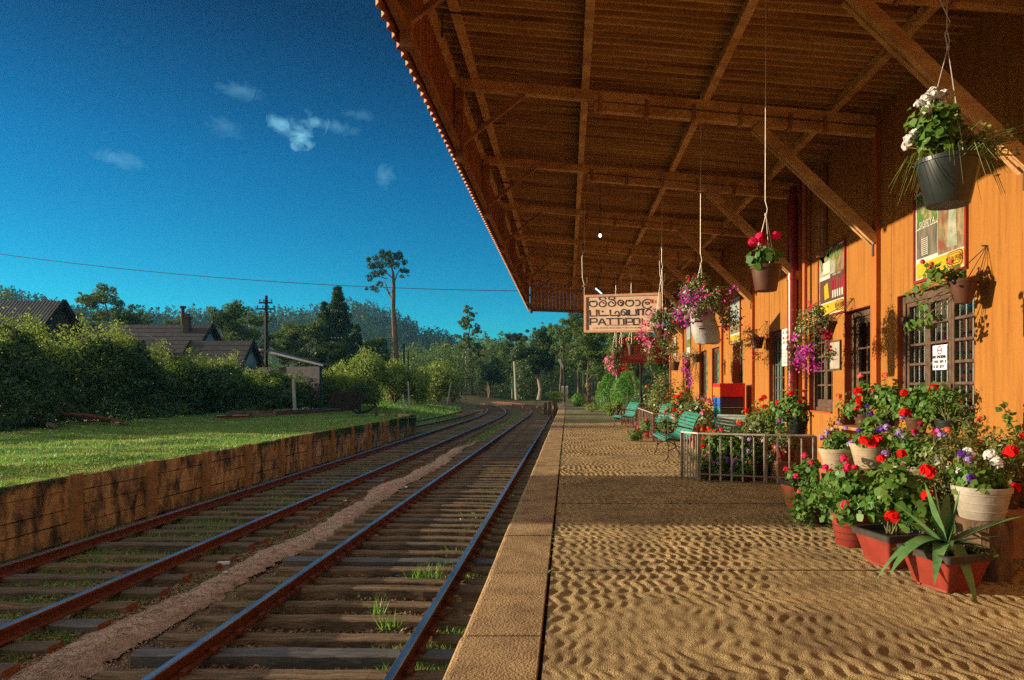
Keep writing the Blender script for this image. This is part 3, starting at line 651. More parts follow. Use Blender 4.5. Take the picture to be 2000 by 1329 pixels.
# roof beams: twin chords with packing blocks, brace down to the wall, valance post and its stay
for y in BY:
    zl, zr = ztop(-1.40), ztop(3.97)
    bm = MB(); bm.bar((-1.42,y,zl-.06),(3.985,y,zr-.06),.10,.12,up=(0,0,1)); o = bm.build('beam', 'timber', bld)
    lo = MB(); lo.bar((.35,y,ztop(.35)-.20),(3.99,y,zr-.205),.10,.105); lo.build('lower_chord', 'timber', o)
    for x in (.42,1.02,1.62,2.22,2.85,3.3):
        MB().box((x,y,ztop(x)-.17),(.045,.125,.20)).build('packing_block', 'timber_dark', o)
    br = MB(); p0 = Vector((2.42,y,ztop(2.42)-.26)); p1 = Vector((3.96,y,3.20))
    br.bar(p0+Vector((0,-.045,0)), p1+Vector((0,-.045,0)), .05, .12); br.bar(p0+Vector((0,.045,0)), p1+Vector((0,.045,0)), .05, .12); br.bar(p0.lerp(p1,.02), p0.lerp(p1,.97), .034, .09); br.build('brace', 'timber', bld)
    MB().box((3.955,y,3.12),(.05,.05,.22)).build('brace_bracket', 'iron', bld)
    MB().box((-1.38,y,4.72),(.095,.095,1.0)).build('valance_post', 'timber_dark', bld)
    st = MB(); st.bar((-1.35,y,4.46),(-.55,y,ztop(-.55)-.12),.05,.05); st.build('stay', 'timber_dark', bld)
    if y > 2:
        st = MB(); st.tube([(-1.30,y+1.2,4.95),(-1.30,y+1.2,5.22),(-.9,y+1.2,5.19)], .014, 6); st.build('gutter_hook', 'iron', bld)
for x, w in ((-1.19,.085),(.23,.095),(1.78,.095),(3.42,.095)):
    MB().bar((x,Y0,ztop(x)+.05),(x,Y1-.1,ztop(x)+.05),w,.10).build('purlin', 'timber', bld)
    ys_ = [p for p in np.arange(Y0+2, Y1-1, 3.9)]
MB().bar((-1.44,Y0,5.30),(-1.44,Y1-.1,5.30),.05,.17).build('eaves_plate', 'timber', bld)
MB().bar((-1.40,Y0,4.40),(-1.40,Y1-.1,4.40),.06,.09).build('valance_rail', 'timber_dark', bld)
# corrugated sheets
def corr(n0, n1, pitch=.135, amp=.027, per=8):
    k = int((n1-n0)/pitch*per); return [(n0+(n1-n0)*i/k, amp*math.sin(2*math.pi*(i/per))) for i in range(k+1)]
prof = corr(Y0, Y1)
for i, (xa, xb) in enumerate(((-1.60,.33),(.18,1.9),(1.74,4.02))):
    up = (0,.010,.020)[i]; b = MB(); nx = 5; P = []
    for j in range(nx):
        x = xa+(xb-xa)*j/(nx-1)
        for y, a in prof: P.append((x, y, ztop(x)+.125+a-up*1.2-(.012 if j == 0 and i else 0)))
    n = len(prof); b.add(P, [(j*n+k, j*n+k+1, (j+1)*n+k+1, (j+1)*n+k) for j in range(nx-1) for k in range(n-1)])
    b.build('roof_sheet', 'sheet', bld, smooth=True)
    b = MB(); P = [(x, y, ztop(x)+.15) for x in (xa,xb) for y in (Y0,Y1)]; 
MB().add([(-1.62,Y0,ztop(-1.62)+.172),(4.05,Y0,ztop(4.05)+.172),(4.05,Y1,ztop(4.05)+.172),(-1.62,Y1,ztop(-1.62)+.172),(-1.62,Y0,ztop(-1.62)+.2),(4.05,Y0,ztop(4.05)+.2),(4.05,Y1,ztop(4.05)+.2),(-1.62,Y1,ztop(-1.62)+.2)],[(0,1,2,3),(7,6,5,4),(0,4,5,1),(1,5,6,2),(2,6,7,3),(3,7,4,0)]).build('roof_cover', 'housesheet', bld)
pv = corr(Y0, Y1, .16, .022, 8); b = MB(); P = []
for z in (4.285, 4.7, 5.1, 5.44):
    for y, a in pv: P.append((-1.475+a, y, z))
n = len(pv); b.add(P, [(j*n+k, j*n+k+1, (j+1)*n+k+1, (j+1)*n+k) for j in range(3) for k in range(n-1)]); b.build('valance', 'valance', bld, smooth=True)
# boarded far end of the canopy
b = MB(); k = 0; x = -1.42
while x < 3.98:
    w = .14; zb_ = 4.30-.035*(x+1.4)*1.0; b.box((x+w/2,Y1-.02+(.012 if k%2 else 0),(zb_+ztop(x)+.10)/2),(w-.003,.022,ztop(x)+.10-zb_)); x += w; k += 1
e = b.build('end_boarding', 'timber', bld)
MB().bar((-1.42,Y1-.06,4.33),(3.98,Y1-.06,4.14),.05,.10).build('end_rail', 'timber_dark', e)
b = MB(); k=0; x=-1.42
while x < 3.98:
    w = .14; zb_ = 4.30-.035*(x+1.4); b.box((x+w/2,Y0+.02,(zb_+ztop(x)+.06)/2),(w-.008,.022,ztop(x)+.06-zb_)); x += w
# lamps under the canopy
lb = thing('light_bulb', 'small lit bulb hanging bare from a beam near the valance', 'light bulb', tuple(at(1172,460,12.2)))
c = lb.location; MB().lathe([(.0,-.038),(.016,-.032),(.025,-.012),(.021,.012),(.012,.035)], 14, c, cap=False).build('bulb', 'bulb', lb, smooth=True)
MB().tube([c+Vector((0,0,.03)), c+Vector((0,0,.09))], .02, 10).build('lamp_holder', 'iron', lb)
MB().tube([c+Vector((0,0,.09)), (c.x,c.y,ztop(c.x)-.02)], .006, 6).build('cord', 'iron', lb)
p0 = at(1170,569,20.0); lt = thing('tube_light', 'slim tube light on a purlin beyond the name board', 'tube light', tuple(p0))
MB().tube([p0+Vector((-.12,-.5,0)), p0+Vector((.1,.5,0))], .02, 8).build('tube', 'tube', lt)
MB().bar(p0+Vector((-.13,-.55,.045)), p0+Vector((.11,.55,.045)), .05, .05).build('batten', 'iron', lt)
MB().bar(p0+Vector((0,0,.07)), Vector((p0.x,p0.y,ztop(p0.x))), .02, .02).build('hanger', 'iron', lt)
# ================================================================= SIGNS
def ribbon(b, pts, w, fr, m=0, depth=.006):
    """flat brush stroke along a polyline, fr maps 2-D sign coordinates to 3-D"""
    P = [Vector((p[0],p[1],0)) for p in pts]; n = len(P); Lf, Rt = [], []
    for i in range(n):
        t = (P[min(i+1,n-1)]-P[max(i-1,0)]); t.normalize(); a = Vector((-t.y,t.x,0)); ww = w
        Lf.append(P[i]+a*ww/2); Rt.append(P[i]-a*ww/2)
    V = [fr(p.x,p.y,depth) for p in Lf]+[fr(p.x,p.y,depth) for p in Rt]
    b.add(V, [(n+i, n+i+1, i+1, i) for i in range(n-1)], m)
def smooth(pts, k=4):
    out = []
    n = len(pts)
    for i in range(n-1):
        p0, p1, p2, p3 = pts[max(i-1,0)], pts[i], pts[i+1], pts[min(i+2,n-1)]
        for j in range(k):
            t = j/k; out.append(tuple(.5*((2*p1[q])+(-p0[q]+p2[q])*t+(2*p0[q]-5*p1[q]+4*p2[q]-p3[q])*t*t+(-p0[q]+3*p1[q]-3*p2[q]+p3[q])*t**3) for q in (0,1)))
    return out+[pts[-1]]
TL, TRt = at(1142,577,13.3), at(1292.5,572,12.6)
BLc = at(1144,650,13.3)
U = (TRt-TL); Wd = math.hypot(U.x, U.y); Ux = Vector((U.x,U.y,0)).normalized(); slope = (TRt.z-TL.z)/Wd; Nn = Vector((Ux.y,-Ux.x,0))
Hd = TL.z-BLc.z
sg = thing('station_name_board', 'cream station name board reading PATTIPOLA in three scripts, hung from the roof by hooked rods', 'station sign', tuple(TL))
def fr(u, v, dpt=0.0): return TL+Ux*u+Vector((0,0,-v+u*slope))+Nn*dpt
b = MB(); b.prism([fr(.03,.03),fr(.03,Hd-.03),fr(Wd-.03,Hd-.03),fr(Wd-.03,.03)], -Nn*.03); b.build('board', 'board', sg)
b = MB(); fw = .045
for (u0,v0,u1,v1) in ((0,0,Wd,fw),(0,Hd-fw,Wd,Hd),(0,fw,fw,Hd-fw),(Wd-fw,fw,Wd,Hd-fw)):
    b.prism([fr(u0,v0,.025),fr(u0,v1,.025),fr(u1,v1,.025),fr(u1,v0,.025)], -Nn*.06)
b.build('frame', 'boardframe', sg)
def cv(p):
    u = (p[0]-205)/1435.0; yt = 345-40*u; yb = 1050-50*u
    return (u*Wd, (p[1]-yt)/(yb-yt)*Hd)
SIN = [[(352,472),(325,455),(300,490),(305,535),(365,562),(425,545),(442,500),(425,460),(395,455),(378,478)],[(352,472),(366,452),(378,478)],
 [(580,505),(545,470),(500,480),(482,515),(505,550),(555,560),(605,535),(617,485),(590,450),(555,440),(508,432),(488,405),(520,382),(575,382),(607,405),(598,428)],
 [(758,505),(723,468),(678,478),(660,513),(683,545),(733,555),(783,530),(795,480),(768,445),(733,436),(686,428),(666,400),(698,378),(753,378),(782,400),(760,424),(716,420)],
 [(880,492),(900,470),(925,492),(903,528),(860,528),(836,488),(860,448),(900,438),(940,460),(946,500),(920,535),(888,548)],
 [(1040,458),(1010,442),(988,475),(992,520),(1050,548),(1108,530),(1128,485),(1110,445),(1080,440),(1064,462)],[(1040,458),(1052,438),(1064,462)],
 [(1162,445),(1210,438),(1246,470),(1240,515),(1200,540),(1163,536)],
 [(1335,488),(1372,472),(1415,480),(1400,508),(1362,508),(1350,480)],[(1452,472),(1430,432),(1370,424),(1312,452),(1290,510),(1310,560),(1360,586),(1420,578),(1455,545)]]
TAM = [[(780,690),(800,652),(838,645),(862,680),(856,725),(840,748)],[(988,718),(1006,650),(985,615),(945,606),(905,640),(903,690),(940,716),(972,690),(960,655),(925,655)],
 [(1415,700),(1375,702),(1352,672),(1365,625),(1410,600),(1450,625),(1470,670),(1505,692),(1550,680),(1566,630),(1530,597),(1480,600)]]
TAS = [[(304,625),(312,738),(436,733),(432,612)],[(474,618),(480,728),(664,720)],[(694,612),(698,722),(885,714)],[(1018,615),(1018,720)],[(1048,605),(1052,713),(1178,710),(1174,600)],[(1216,600),(1218,714)],[(1200,604),(1322,600)],[(1302,600),(1300,712)]]
LAT = [[(312,905),(312,787)],[(300,787),(425,782),(441,800),(437,838),(425,848),(315,852)],[(466,900),(527,785),(547,785),(607,892)],[(492,858),(588,855)],[(620,781),(762,776)],[(692,780),(694,890)],[(780,776),(917,772)],[(850,775),(853,886)],[(946,770),(950,884)],
 [(990,882),(990,770)],[(978,772),(1095,768),(1111,788),(1108,826),(1095,834),(992,838)],[(1132,772),(1225,766),(1240,780),(1240,862),(1228,874),(1142,878),(1130,864),(1132,772)],[(1286,764),(1288,870),(1390,864)],[(1405,866),(1466,765),(1486,764),(1550,860)],[(1430,832),(1530,828)]]
b = MB()
for s in SIN: ribbon(b, [cv(p) for p in smooth(s)], .0205, fr)
for s in TAM: ribbon(b, [cv(p) for p in smooth(s)], .021, fr)
for s in TAS: ribbon(b, [cv(p) for p in s], .027, fr, depth=.0075)
for s in LAT: ribbon(b, [cv(p) for p in s], .024, fr, depth=.0065)
b.ngon([fr(*[cv((548+17*math.cos(-a),648+17*math.sin(-a)))][0], .007) for a in [k*math.pi/5 for k in range(10)]])
b.build('lettering', 'letter', sg)
b = MB(); q = random.Random(9)
def scribble(b, u0, u1, v, h, fr, q, w=.004, depth=.006):
    u = u0
    while u < u1:
        n = q.randint(2,6)
        for _ in range(n):
            k = q.randint(0,3)
            if k == 0: pts = [(u,v),(u,v-h),(u+h*.5,v-h),(u+h*.5,v)]
            elif k == 1: pts = smooth([(u,v-h*.3),(u+h*.25,v-h),(u+h*.5,v-h*.5),(u+h*.25,v),(u,v-h*.3)],2)
            elif k == 2: pts = [(u,v-h),(u+h*.25,v),(u+h*.5,v-h)]
            else: pts = [(u,v-h),(u,v),(u+h*.5,v)]
            ribbon(b, pts, w, fr, depth=depth); u += h*.8
            if u > u1: break
        u += h*.7
for (x0,x1,y) in ((585,1285,908),(375,1280,966)):
    a, c = cv((x0,y)), cv((x1,y)); scribble(b, a[0], c[0], a[1]+.008, .026, fr, q)
b.build('small_lettering', 'letter', sg)
b = MB(); p = [cv(c) for c in ((1447,425),(1448,492),(1478,490),(1476,420))]; b.ngon([fr(u,v,.009) for u, v in p]); b.build('red_mark', 'red', sg)
b = MB()
for yv in (447,460,473,487): ribbon(b, [cv((1500,yv)),cv((1565,yv-2))], .004, fr)
b.build('thin_rules', 'letter', sg)
for u in (-.005, Wd+.005):
    b = MB(); t = fr(u, 0); z2 = ztop(t.x)-.02
    b.tube([fr(u,Hd*.98), fr(u,-.16)], .011, 6); e = fr(u,-.16)
    b.tube([e+Vector((.0+.025*math.cos(a),0,.025+.025*math.sin(a))) for a in [k*math.pi/5 for k in range(11)]], .009, 6)
    h = e+Vector((0,0,.04)); b.tube([h+Vector((.05,0,.16)),h+Vector((.055,0,.07)),h+Vector((.03,0,.01)),h+Vector((0,0,.0)),h+Vector((-.015,0,.05)),h+Vector((-.04,0,.15)),h+Vector((-.05,0,.55)),h+Vector((-.03,0,.66)),h+Vector((0,0,.70))], .010, 6)
    b.tube([h+Vector((0,0,.66)), (h.x,h.y,z2)], .008, 6); b.build('hanger_rod', 'wire', sg)
# red notice board on a post, in the garden
c = at(1256,684,26.6)
rb = thing('red_notice_board', 'red notice board with rows of fine pale writing on a thin dark post', 'notice board', (c.x+.0,c.y,0))
w2, h2 = 1.05, .52
MB().box((c.x,c.y,c.z),(2*w2,.04,2*h2),bev=.006).build('board', 'redboard', rb)
def frb(u, v, dpt=0.0): return Vector((c.x-w2+u, c.y-.021-dpt, c.z+h2-v))
b = MB(); q = random.Random(5)
for i, (v, h, a, e) in enumerate(((.14,.075,.35,1.75),(.28,.05,.7,1.5),(.40,.05,.65,1.55),(.52,.05,.55,1.6),(.60,.028,.35,1.7),(.655,.028,.35,1.5),(.71,.026,.15,1.95),(.765,.026,.2,1.9),(.82,.024,.15,1.95),(.88,.024,.45,1.4))): scribble(b, a, e, v, h, frb, q, w=max(.005,h*.16), depth=.004)
b.build('lettering', 'cream', rb)
MB().tube([(1.155*c.y/1300*0+c.x-.09,c.y+.05,0),(c.x-.09,c.y+.05,c.z+.3)], .045, 10).build('post', 'poledark', rb)

# ================================================================= POSTERS AND NOTICES ON THE WALL
WM = lambda y, z, x: Matrix(((0,0,-1,x),(-1,0,0,y),(0,1,0,z),(0,0,0,1)))
def panel(par, nm, m, y0, y1, z0, z1, x): return MB().quad((x,y1,z0),(x,y0,z0),(x,y0,z1),(x,y1,z1)).build(nm, m, par)
def roundrect(y0, y1, z0, z1, x, rad, n=5):
    P = []
    for cy, cz, a0 in ((y0+rad,z0+rad,math.pi),(y1-rad,z0+rad,1.5*math.pi),(y1-rad,z1-rad,0),(y0+rad,z1-rad,.5*math.pi)):
        for k in range(n+1): a = a0+.5*math.pi*k/n; P.append((x,cy+rad*math.cos(a),cz+rad*math.sin(a)))
    return P[::-1]
def logo(par, y0, y1, z0, z1, x, text):
    MB().ngon(roundrect(y0,y1,z0,z1,x,.06)).build('logo_plate', 'posterbrownink', par)
    MB().ngon(roundrect(y0+.016,y1-.016,z0+.014,z1-.014,x-.002,.05)).build('logo_plate', 'posteryellow', par)
    MB().ngon(roundrect(y0+.030,y1-.030,z0+.026,z1-.026,x-.004,.042)).build('logo_plate', 'posterbrownink', par)
    MB().ngon(roundrect(y0+.042,y1-.042,z0+.036,z1-.036,x-.006,.036)).build('logo_plate', 'posteryellow', par)
    textmesh(text, .088, 'posterbrownink', par, mtx=WM((y0+y1)/2,(z0+z1)/2-.03,x-.008)@Matrix.Translation(-wloc(par)) if False else Matrix.Translation(-wloc(par))@WM((y0+y1)/2,(z0+z1)/2-.03,x-.008), sx=.62)
def frame_(par, y0, y1, z0, z1, w=.028, t=.03, m='pipe'):
    b = MB(); x = WX-t/2
    b.box((x,(y0+y1)/2,z1+w/2),(t,y1-y0+2*w,w)); b.box((x,(y0+y1)/2,z0-w/2),(t,y1-y0+2*w,w)); b.box((x,y0-w/2,(z0+z1)/2),(t,w,z1-z0)); b.box((x,y1+w/2,(z0+z1)/2),(t,w,z1-z0)); b.build('frame', m, par)
def T_(par, s, size, m, y, z, x, sx=1.0): textmesh(s, size, m, par, mtx=Matrix.Translation(-wloc(par))@WM(y,z,x), sx=sx)
# nearest poster
y0, y1, z0, z1 = 6.66, 7.62, 2.53, 3.52; x = WX-.012
p = thing('travel_poster', 'framed travel poster titled SIGIRIYA behind the hanging grass pot, yellow strip below', 'poster', (WX,(y0+y1)/2,z0))
MB().box((WX-.005,(y0+y1)/2,(z0+z1)/2),(.010,y1-y0,z1-z0)).build('sheet', 'posterwhite', p); frame_(p,y0,y1,z0,z1)
ym = y0+(y1-y0)*.53
panel(p,'picture','postergreen',ym+.005,y1-.02,z0+.58,z1-.03,x); panel(p,'picture','postergrey',ym+.005,y1-.02,z0+.24,z0+.57,x)
panel(p,'picture','posterdark',y0+.02,ym-.005,z0+.78,z1-.03,x); panel(p,'picture','posterbrown',y0+.02,ym-.005,z0+.205,z0+.77,x)
MB().ngon([(x-.002,y0+.14,z0+.24),(x-.002,y0+.17,z0+.52),(x-.002,y0+.15,z0+.75),(x-.002,y0+.27,z0+.75),(x-.002,y0+.30,z0+.60),(x-.002,y0+.33,z0+.26)]).build('picture', 'posterpale', p)
b = MB()
for k in range(9): b.box((x-.004,y1-.20,z0+.27+k*.022),(.003,.10,.007))
b.box((x-.004,y1-.255,z0+.36),(.003,.010,.2)); b.box((x-.004,y1-.145,z0+.36),(.003,.010,.2)); b.build('stair_print', 'posterwhite', p)
panel(p,'yellow_strip','posteryellow',y0+.02,y1-.02,z0+.02,z0+.19,x-.001); T_(p,'SIGIRIYA',.105,'posterwhite',ym+.20,z0+.575,x-.006,.8)
logo(p,y0+.04,y0+.33,z0+.03,z0+.195,x-.004,"SCHALPER'S"); T_(p,'we love our land',.035,'posterbrownink',y0+.56,z0+.10,x-.005)
# second poster
y0, y1, z0, z1 = 9.56, 10.53, 2.43, 3.44
p = thing('travel_poster', 'framed poster of temple and dancers over the purple wall basket, yellow strip below', 'poster', (WX,(y0+y1)/2,z0))
MB().box((WX-.005,(y0+y1)/2,(z0+z1)/2),(.010,y1-y0,z1-z0)).build('sheet', 'posterwhite', p); frame_(p,y0,y1,z0,z1)
zm = z0+.56; ym = y0+.36
panel(p,'picture','posterpale',ym,y1-.02,zm+.05,z1-.03,x); panel(p,'picture','posterbrown',y0+.02,ym,zm+.05,z1-.03,x)
for (a,c,e,f) in ((.02,.36,.16,.34),(.02,.18,.05,.40),(.34,.52,.16,.22)):
    MB().ngon([(x-.003,y1-a-.05*math.sin(k*1.9)-c/2*(1+math.cos(k*math.pi/6)),zm+.08+f/2+e+ (f/2)*math.sin(k*math.pi/6)) for k in range(12)]).build('picture', 'postergreen', p)
MB().box((x-.004,y1-.30,zm+.17),(.002,.26,.18)).build('picture', 'posterwhite', p)
panel(p,'picture','posterdark',y0+.02,y1-.02,z0+.20,zm-.005,x)
b = MB()
for k in range(5):
    yy_ = y0+.09+k*.085; b.ngon([(x-.003,yy_-.025,z0+.36),(x-.003,yy_+.03,z0+.36),(x-.003,yy_+.02,z0+.50),(x-.003,yy_-.015,z0+.50)])
b.build('picture', 'crimson', p)
b = MB()
for k in range(5):
    yy_ = y0+.09+k*.085; b.ngon([(x-.003,yy_-.022,z0+.24),(x-.003,yy_+.022,z0+.24),(x-.003,yy_+.026,z0+.35),(x-.003,yy_-.022,z0+.35)])
b.build('picture', 'posterwhite', p)
MB().ngon([(x-.003,y1-.40,z0+.26),(x-.003,y1-.22,z0+.24),(x-.003,y1-.20,z0+.46),(x-.003,y1-.34,z0+.50)]).build('picture', 'posteryellow', p)
MB().box((x-.004,y0+.28,zm+.02),(.003,.50,.052)).build('caption_strip', 'posterdark', p); T_(p,'TEMPLE  |  ESALA',.045,'posterwhite',y0+.28,zm+.004,x-.008,.9)
panel(p,'yellow_strip','posteryellow',y0+.02,y1-.02,z0+.02,z0+.18,x-.001); logo(p,y0+.04,y0+.33,z0+.03,z0+.18,x-.004,"SCHALPER'S")
# third and further posters
for i, (y0, y1, z0, z1, lb) in enumerate(((15.34,16.3,2.40,3.45,'framed blue green landscape poster above the red flowered wall basket'),(21.5,22.3,2.45,3.4,'grey green framed picture high on the far wall beside the brace'),(24.3,25.0,2.4,3.2,'farthest framed picture near the end corner of the orange wall'))):
    p = thing('travel_poster', lb, 'poster', (WX,(y0+y1)/2,z0))
    MB().box((WX-.005,(y0+y1)/2,(z0+z1)/2),(.010,y1-y0,z1-z0)).build('sheet', 'posterwhite', p); frame_(p,y0,y1,z0,z1)
    panel(p,'picture','glassblue',y0+.03,y1-.03,z0+.5,z1-.03,x); panel(p,'picture','postergreen',y0+.03,y1-.03,z0+.22,z0+.49,x)
    if i == 0: panel(p,'yellow_strip','posteryellow',y0+.02,y1-.02,z0+.02,z0+.18,x-.001)
# white notice by the office door
y0, y1, z0, z1 = 12.0, 12.36, 1.72, 2.40
p = thing('white_notice', 'tall white notice with black lettering beside the dark red downpipe', 'notice', (WX,(y0+y1)/2,z0))
MB().box((WX-.008,(y0+y1)/2,(z0+z1)/2),(.016,y1-y0,z1-z0)).build('sheet', 'whitepaint', p)
frn = lambda u, v, d=0.0: Vector((WX-.017-d, y1-u, z1-v))
b = MB(); q = random.Random(3)
for v in (.10,.19,.28): scribble(b, .05, .32, v, .055, frn, q, .009, .003)
for v in (.40,.46,.52,.58,.64): scribble(b, .04, .32, v, .03, frn, q, .005, .003)
b.build('lettering', 'letter', p)
y0, y1, z0, z1 = 9.72, 10.08, 1.60, 2.0
p = thing('wall_plaque', 'small grey framed plaque half hidden behind the purple wall basket', 'plaque', (WX,(y0+y1)/2,z0))
MB().box((WX-.01,(y0+y1)/2,(z0+z1)/2),(.02,y1-y0,z1-z0),bev=.004).build('plate', 'whitepot', p); frame_(p,y0,y1,z0,z1,.02,.028,'frame')
c0 = at(1841,701,7.3); y0, y1 = 7.16, 7.44; z0, z1 = 1.51, 1.78; x = 4.085
p = thing('no_smoking_notice', 'white NO SMOKING paper stuck on the middle sash of the nearest window', 'notice', (x,(y0+y1)/2,z0))
panel(p,'sheet','paper',y0,y1,z0,z1,x)
T_(p,'NO SMOKING',.05,'letter',(y0+y1)/2,z0+.125,x-.004,.82)
frn = lambda u, v, d=0.0: Vector((x-.002-d, y1-u, z1-v)); b = MB(); q = random.Random(13)
scribble(b,.02,.26,.195,.032,frn,q,.006,.002); scribble(b,.02,.26,.25,.032,frn,q,.006,.002); b.build('lettering','letter',p)
b = MB(); 
for k in range(20):
    a0, a1 = k*math.pi/10, (k+1)*math.pi/10; b.quad(*[(x-.003,(y0+y1)/2+r_*math.cos(a),z0+.215+r_*math.sin(a)) for r_, a in ((.036,a0),(.036,a1),(.046,a1),(.046,a0))])
b.box((x-.004,(y0+y1)/2,z0+.215),(.002,.06,.012)); b.build('symbol','crimson',p)

# ================================================================= FLOWERS AND POTS
def head_proto(cname, r, n, seed):
    rg = np.random.default_rng(seed); v = rg.normal(size=(n,3)); v /= np.linalg.norm(v,axis=1,keepdims=True); v[:,2] = np.where(v[:,2] < -.35, -v[:,2], v[:,2])
    o = leaves('flower_head', v*r*.72*rg.uniform(.85,1.05,(n,1)), v+rg.normal(0,.35,(n,3)), r*rg.uniform(.42,.6,n), ([(.8*math.cos(a),.8*math.sin(a),.22*(i%2)) for i, a in enumerate([k*math.pi/4 for k in range(8)])],[tuple(range(8))]), cname, None, seed)
    return o
HEADS = {}
def flower(par, cname, loc, r=.05, rs=None):
    key = (cname, round(r,3))
    rs = rs or random
    if key not in HEADS:
        o = head_proto(cname, r, 34, len(HEADS)+1); HEADS[key] = o
    else:
        o = HEADS[key].copy(); COL.objects.link(o)
    o.parent = par; o.location = Vector(loc)-wloc(par); o.rotation_euler = (rs.uniform(-.4,.4), rs.uniform(-.4,.4), rs.uniform(0,6.28)); return o
def clumps(c, rad, hgt, n, rs, low=0.0, bias=(0,0,0)):
    out = []
    for _ in range(n):
        a = rs.uniform(0,2*math.pi); e = rs.uniform(low,1)*math.pi/2; k = rs.uniform(.55,1)
        out.append(Vector((c[0]+rad*k*math.cos(e)*math.cos(a)+bias[0]*k, c[1]+rad*k*math.cos(e)*math.sin(a)+bias[1]*k, c[2]+hgt*k*math.sin(e)+bias[2]*k)))
    return out
def plant(par, c, rad, hgt, seed, nl=260, ls=.034, mat_='leaf', shape=ROUND, ncl=14, low=.05, bias=(0,0,0), heads=(), trail=0, trad=None, spread=.32, blossom=None, tl=.4):
    """foliage in clumps carried by stems, flower heads on stalks above them"""
    rs = random.Random(seed); rg = np.random.default_rng(seed); nl = int(nl*1.8); ls = ls*1.08; C = clumps(c, rad, hgt, ncl, rs, low, bias)
    for _ in range(trail):
        a = rs.uniform(0,2*math.pi); r_ = (trad or rad*.8)*rs.uniform(.85,1.15); C.append(Vector((c[0]+r_*math.cos(a)+bias[0], c[1]+r_*math.sin(a)+bias[1], c[2]-tl*rs.uniform(.1,1))))
    st = MB(); cc = Vector(c)
    for q in C:
        mid = cc.lerp(q,.5)+Vector((rs.gauss(0,.02),rs.gauss(0,.02),hgt*.10)); st.tube([cc+Vector((rs.gauss(0,.02),rs.gauss(0,.02),-.02)), mid, q], [.007,.005,.003], 5, caps=False)
    per = max(4, nl//len(C)); P, Nm = [], []
    sg_ = max(rad,hgt)*spread
    for q in C:
        d = rg.normal(0,1,(per,3))*[sg_,sg_,sg_*.8]*.55; P.append(np.array(q)+d); Nm.append(d/ sg_+np.array([-.5,-.2,.3])+.5*(np.array(q)-np.array(c))/max(rad,.05)+rg.normal(0,.5,(per,3)))
    P, Nm = np.concatenate(P), np.concatenate(Nm)
    leaves('foliage', P, Nm, ls*rg.uniform(.38,1.25,len(P)), shape, mat_, par, seed)
    for cname, n, r_ in heads:
        for k in range(n):
            q = rs.choice(C[:ncl]); v = (q-cc); 
            if v.length > 0: v.normalize()
            h = q+v*sg_*.9+Vector((rs.gauss(0,.03),rs.gauss(0,.03),.05+rs.uniform(0,.06))); st.tube([q, q.lerp(h,.6)+Vector((0,0,.01)), h], .0035, 5, caps=False); flower(par, cname, h, r_*rs.choice([.66,.84,.84]), rs)
    st.build('stem', 'stem', par)
    if blossom:
        for cname, n, s_ in blossom:
            idx = rg.integers(0, len(P), n//6+1); cl = np.repeat(P[idx], 6, 0)+rg.normal(0, s_*1.3, ((n//6+1)*6,3)); cl += .25*(cl-np.array(c))*.4
            leaves('blossom', cl, rg.normal(size=cl.shape)+[-.6,-.6,.3], s_*rg.uniform(.7,1.2,len(cl)), ROUND, cname, par, seed+5)
    return C
def pot_round(par, c, r0, r1, h, m, rim=None, rimh=.03, n=28, soil=True, saucer=False):
    c = Vector(c); b = MB(); b.lathe([(r0*.96,0),(r0,.006),(r1,h-rimh)], n, c); t = .010
    if rim is None: b.lathe([(r1+.008,h-rimh),(r1+.012,h-.004),(r1+.008,h),(r1-t,h),(r1-t*1.5,h-.05)], n, c, cap=False)
    p_ = b.build('pot', m, par, smooth=True)
    if rim is not None: MB().lathe([(r1-.002,h-rimh),(r1+.012,h-rimh),(r1+.014,h-.005),(r1+.008,h),(r1-t,h),(r1-t*1.5,h-.05)], n, c, cap=False).build('rim', rim, par, smooth=True)
    if soil: b = MB(); b.lathe([(r1*.98,h-.045),(r1*.5,h-.03),(.002,h-.028)], n, c, cap=False); b.build('soil', 'soil', par, smooth=True)
    return c+Vector((0,0,h-.03))
def pot_square(par, c, s0, s1, h, m, rz, rim='potrim'):
    c = Vector(c); k = math.sqrt(.5); b = MB()
    def sq(r, z, rd=.12):
        out = []
        for cx, cy, a0 in ((1,1,0),(-1,1,1),(-1,-1,2),(1,-1,3)):
            for i in range(4):
                a = (a0+i/3)*math.pi/2; X = r*(cx*(1-rd)+rd*math.cos(a)); Y = r*(cy*(1-rd)+rd*math.sin(a)); out.append((c.x+X*math.cos(rz)-Y*math.sin(rz), c.y+X*math.sin(rz)+Y*math.cos(rz), c.z+z))
        return out
    def loft(rings, cap=True):
        b = MB(); P = sum(rings, []); n = 16; fs = [(i*n+j, i*n+(j+1)%n, (i+1)*n+(j+1)%n, (i+1)*n+j) for i in range(len(rings)-1) for j in range(n)]
        if cap: fs.append(tuple(range(n-1,-1,-1)))
        return b.add(P, fs)
    loft([sq(s0*.9,0),sq(s0*.9,.018),sq(s0,.02),sq(s1*.97,h-.045)]).build('pot', m, par, smooth=True)
    loft([sq(s1*.97,h-.046),sq(s1+.012,h-.046),sq(s1+.016,h-.006),sq(s1+.010,h),sq(s1-.012,h),sq(s1-.018,h-.05)], False).build('rim', rim, par, smooth=True)
    b = MB(); b.ngon(sq(s1-.014,h-.04)); b.build('soil', 'soil', par)
    return c+Vector((0,0,h-.03))
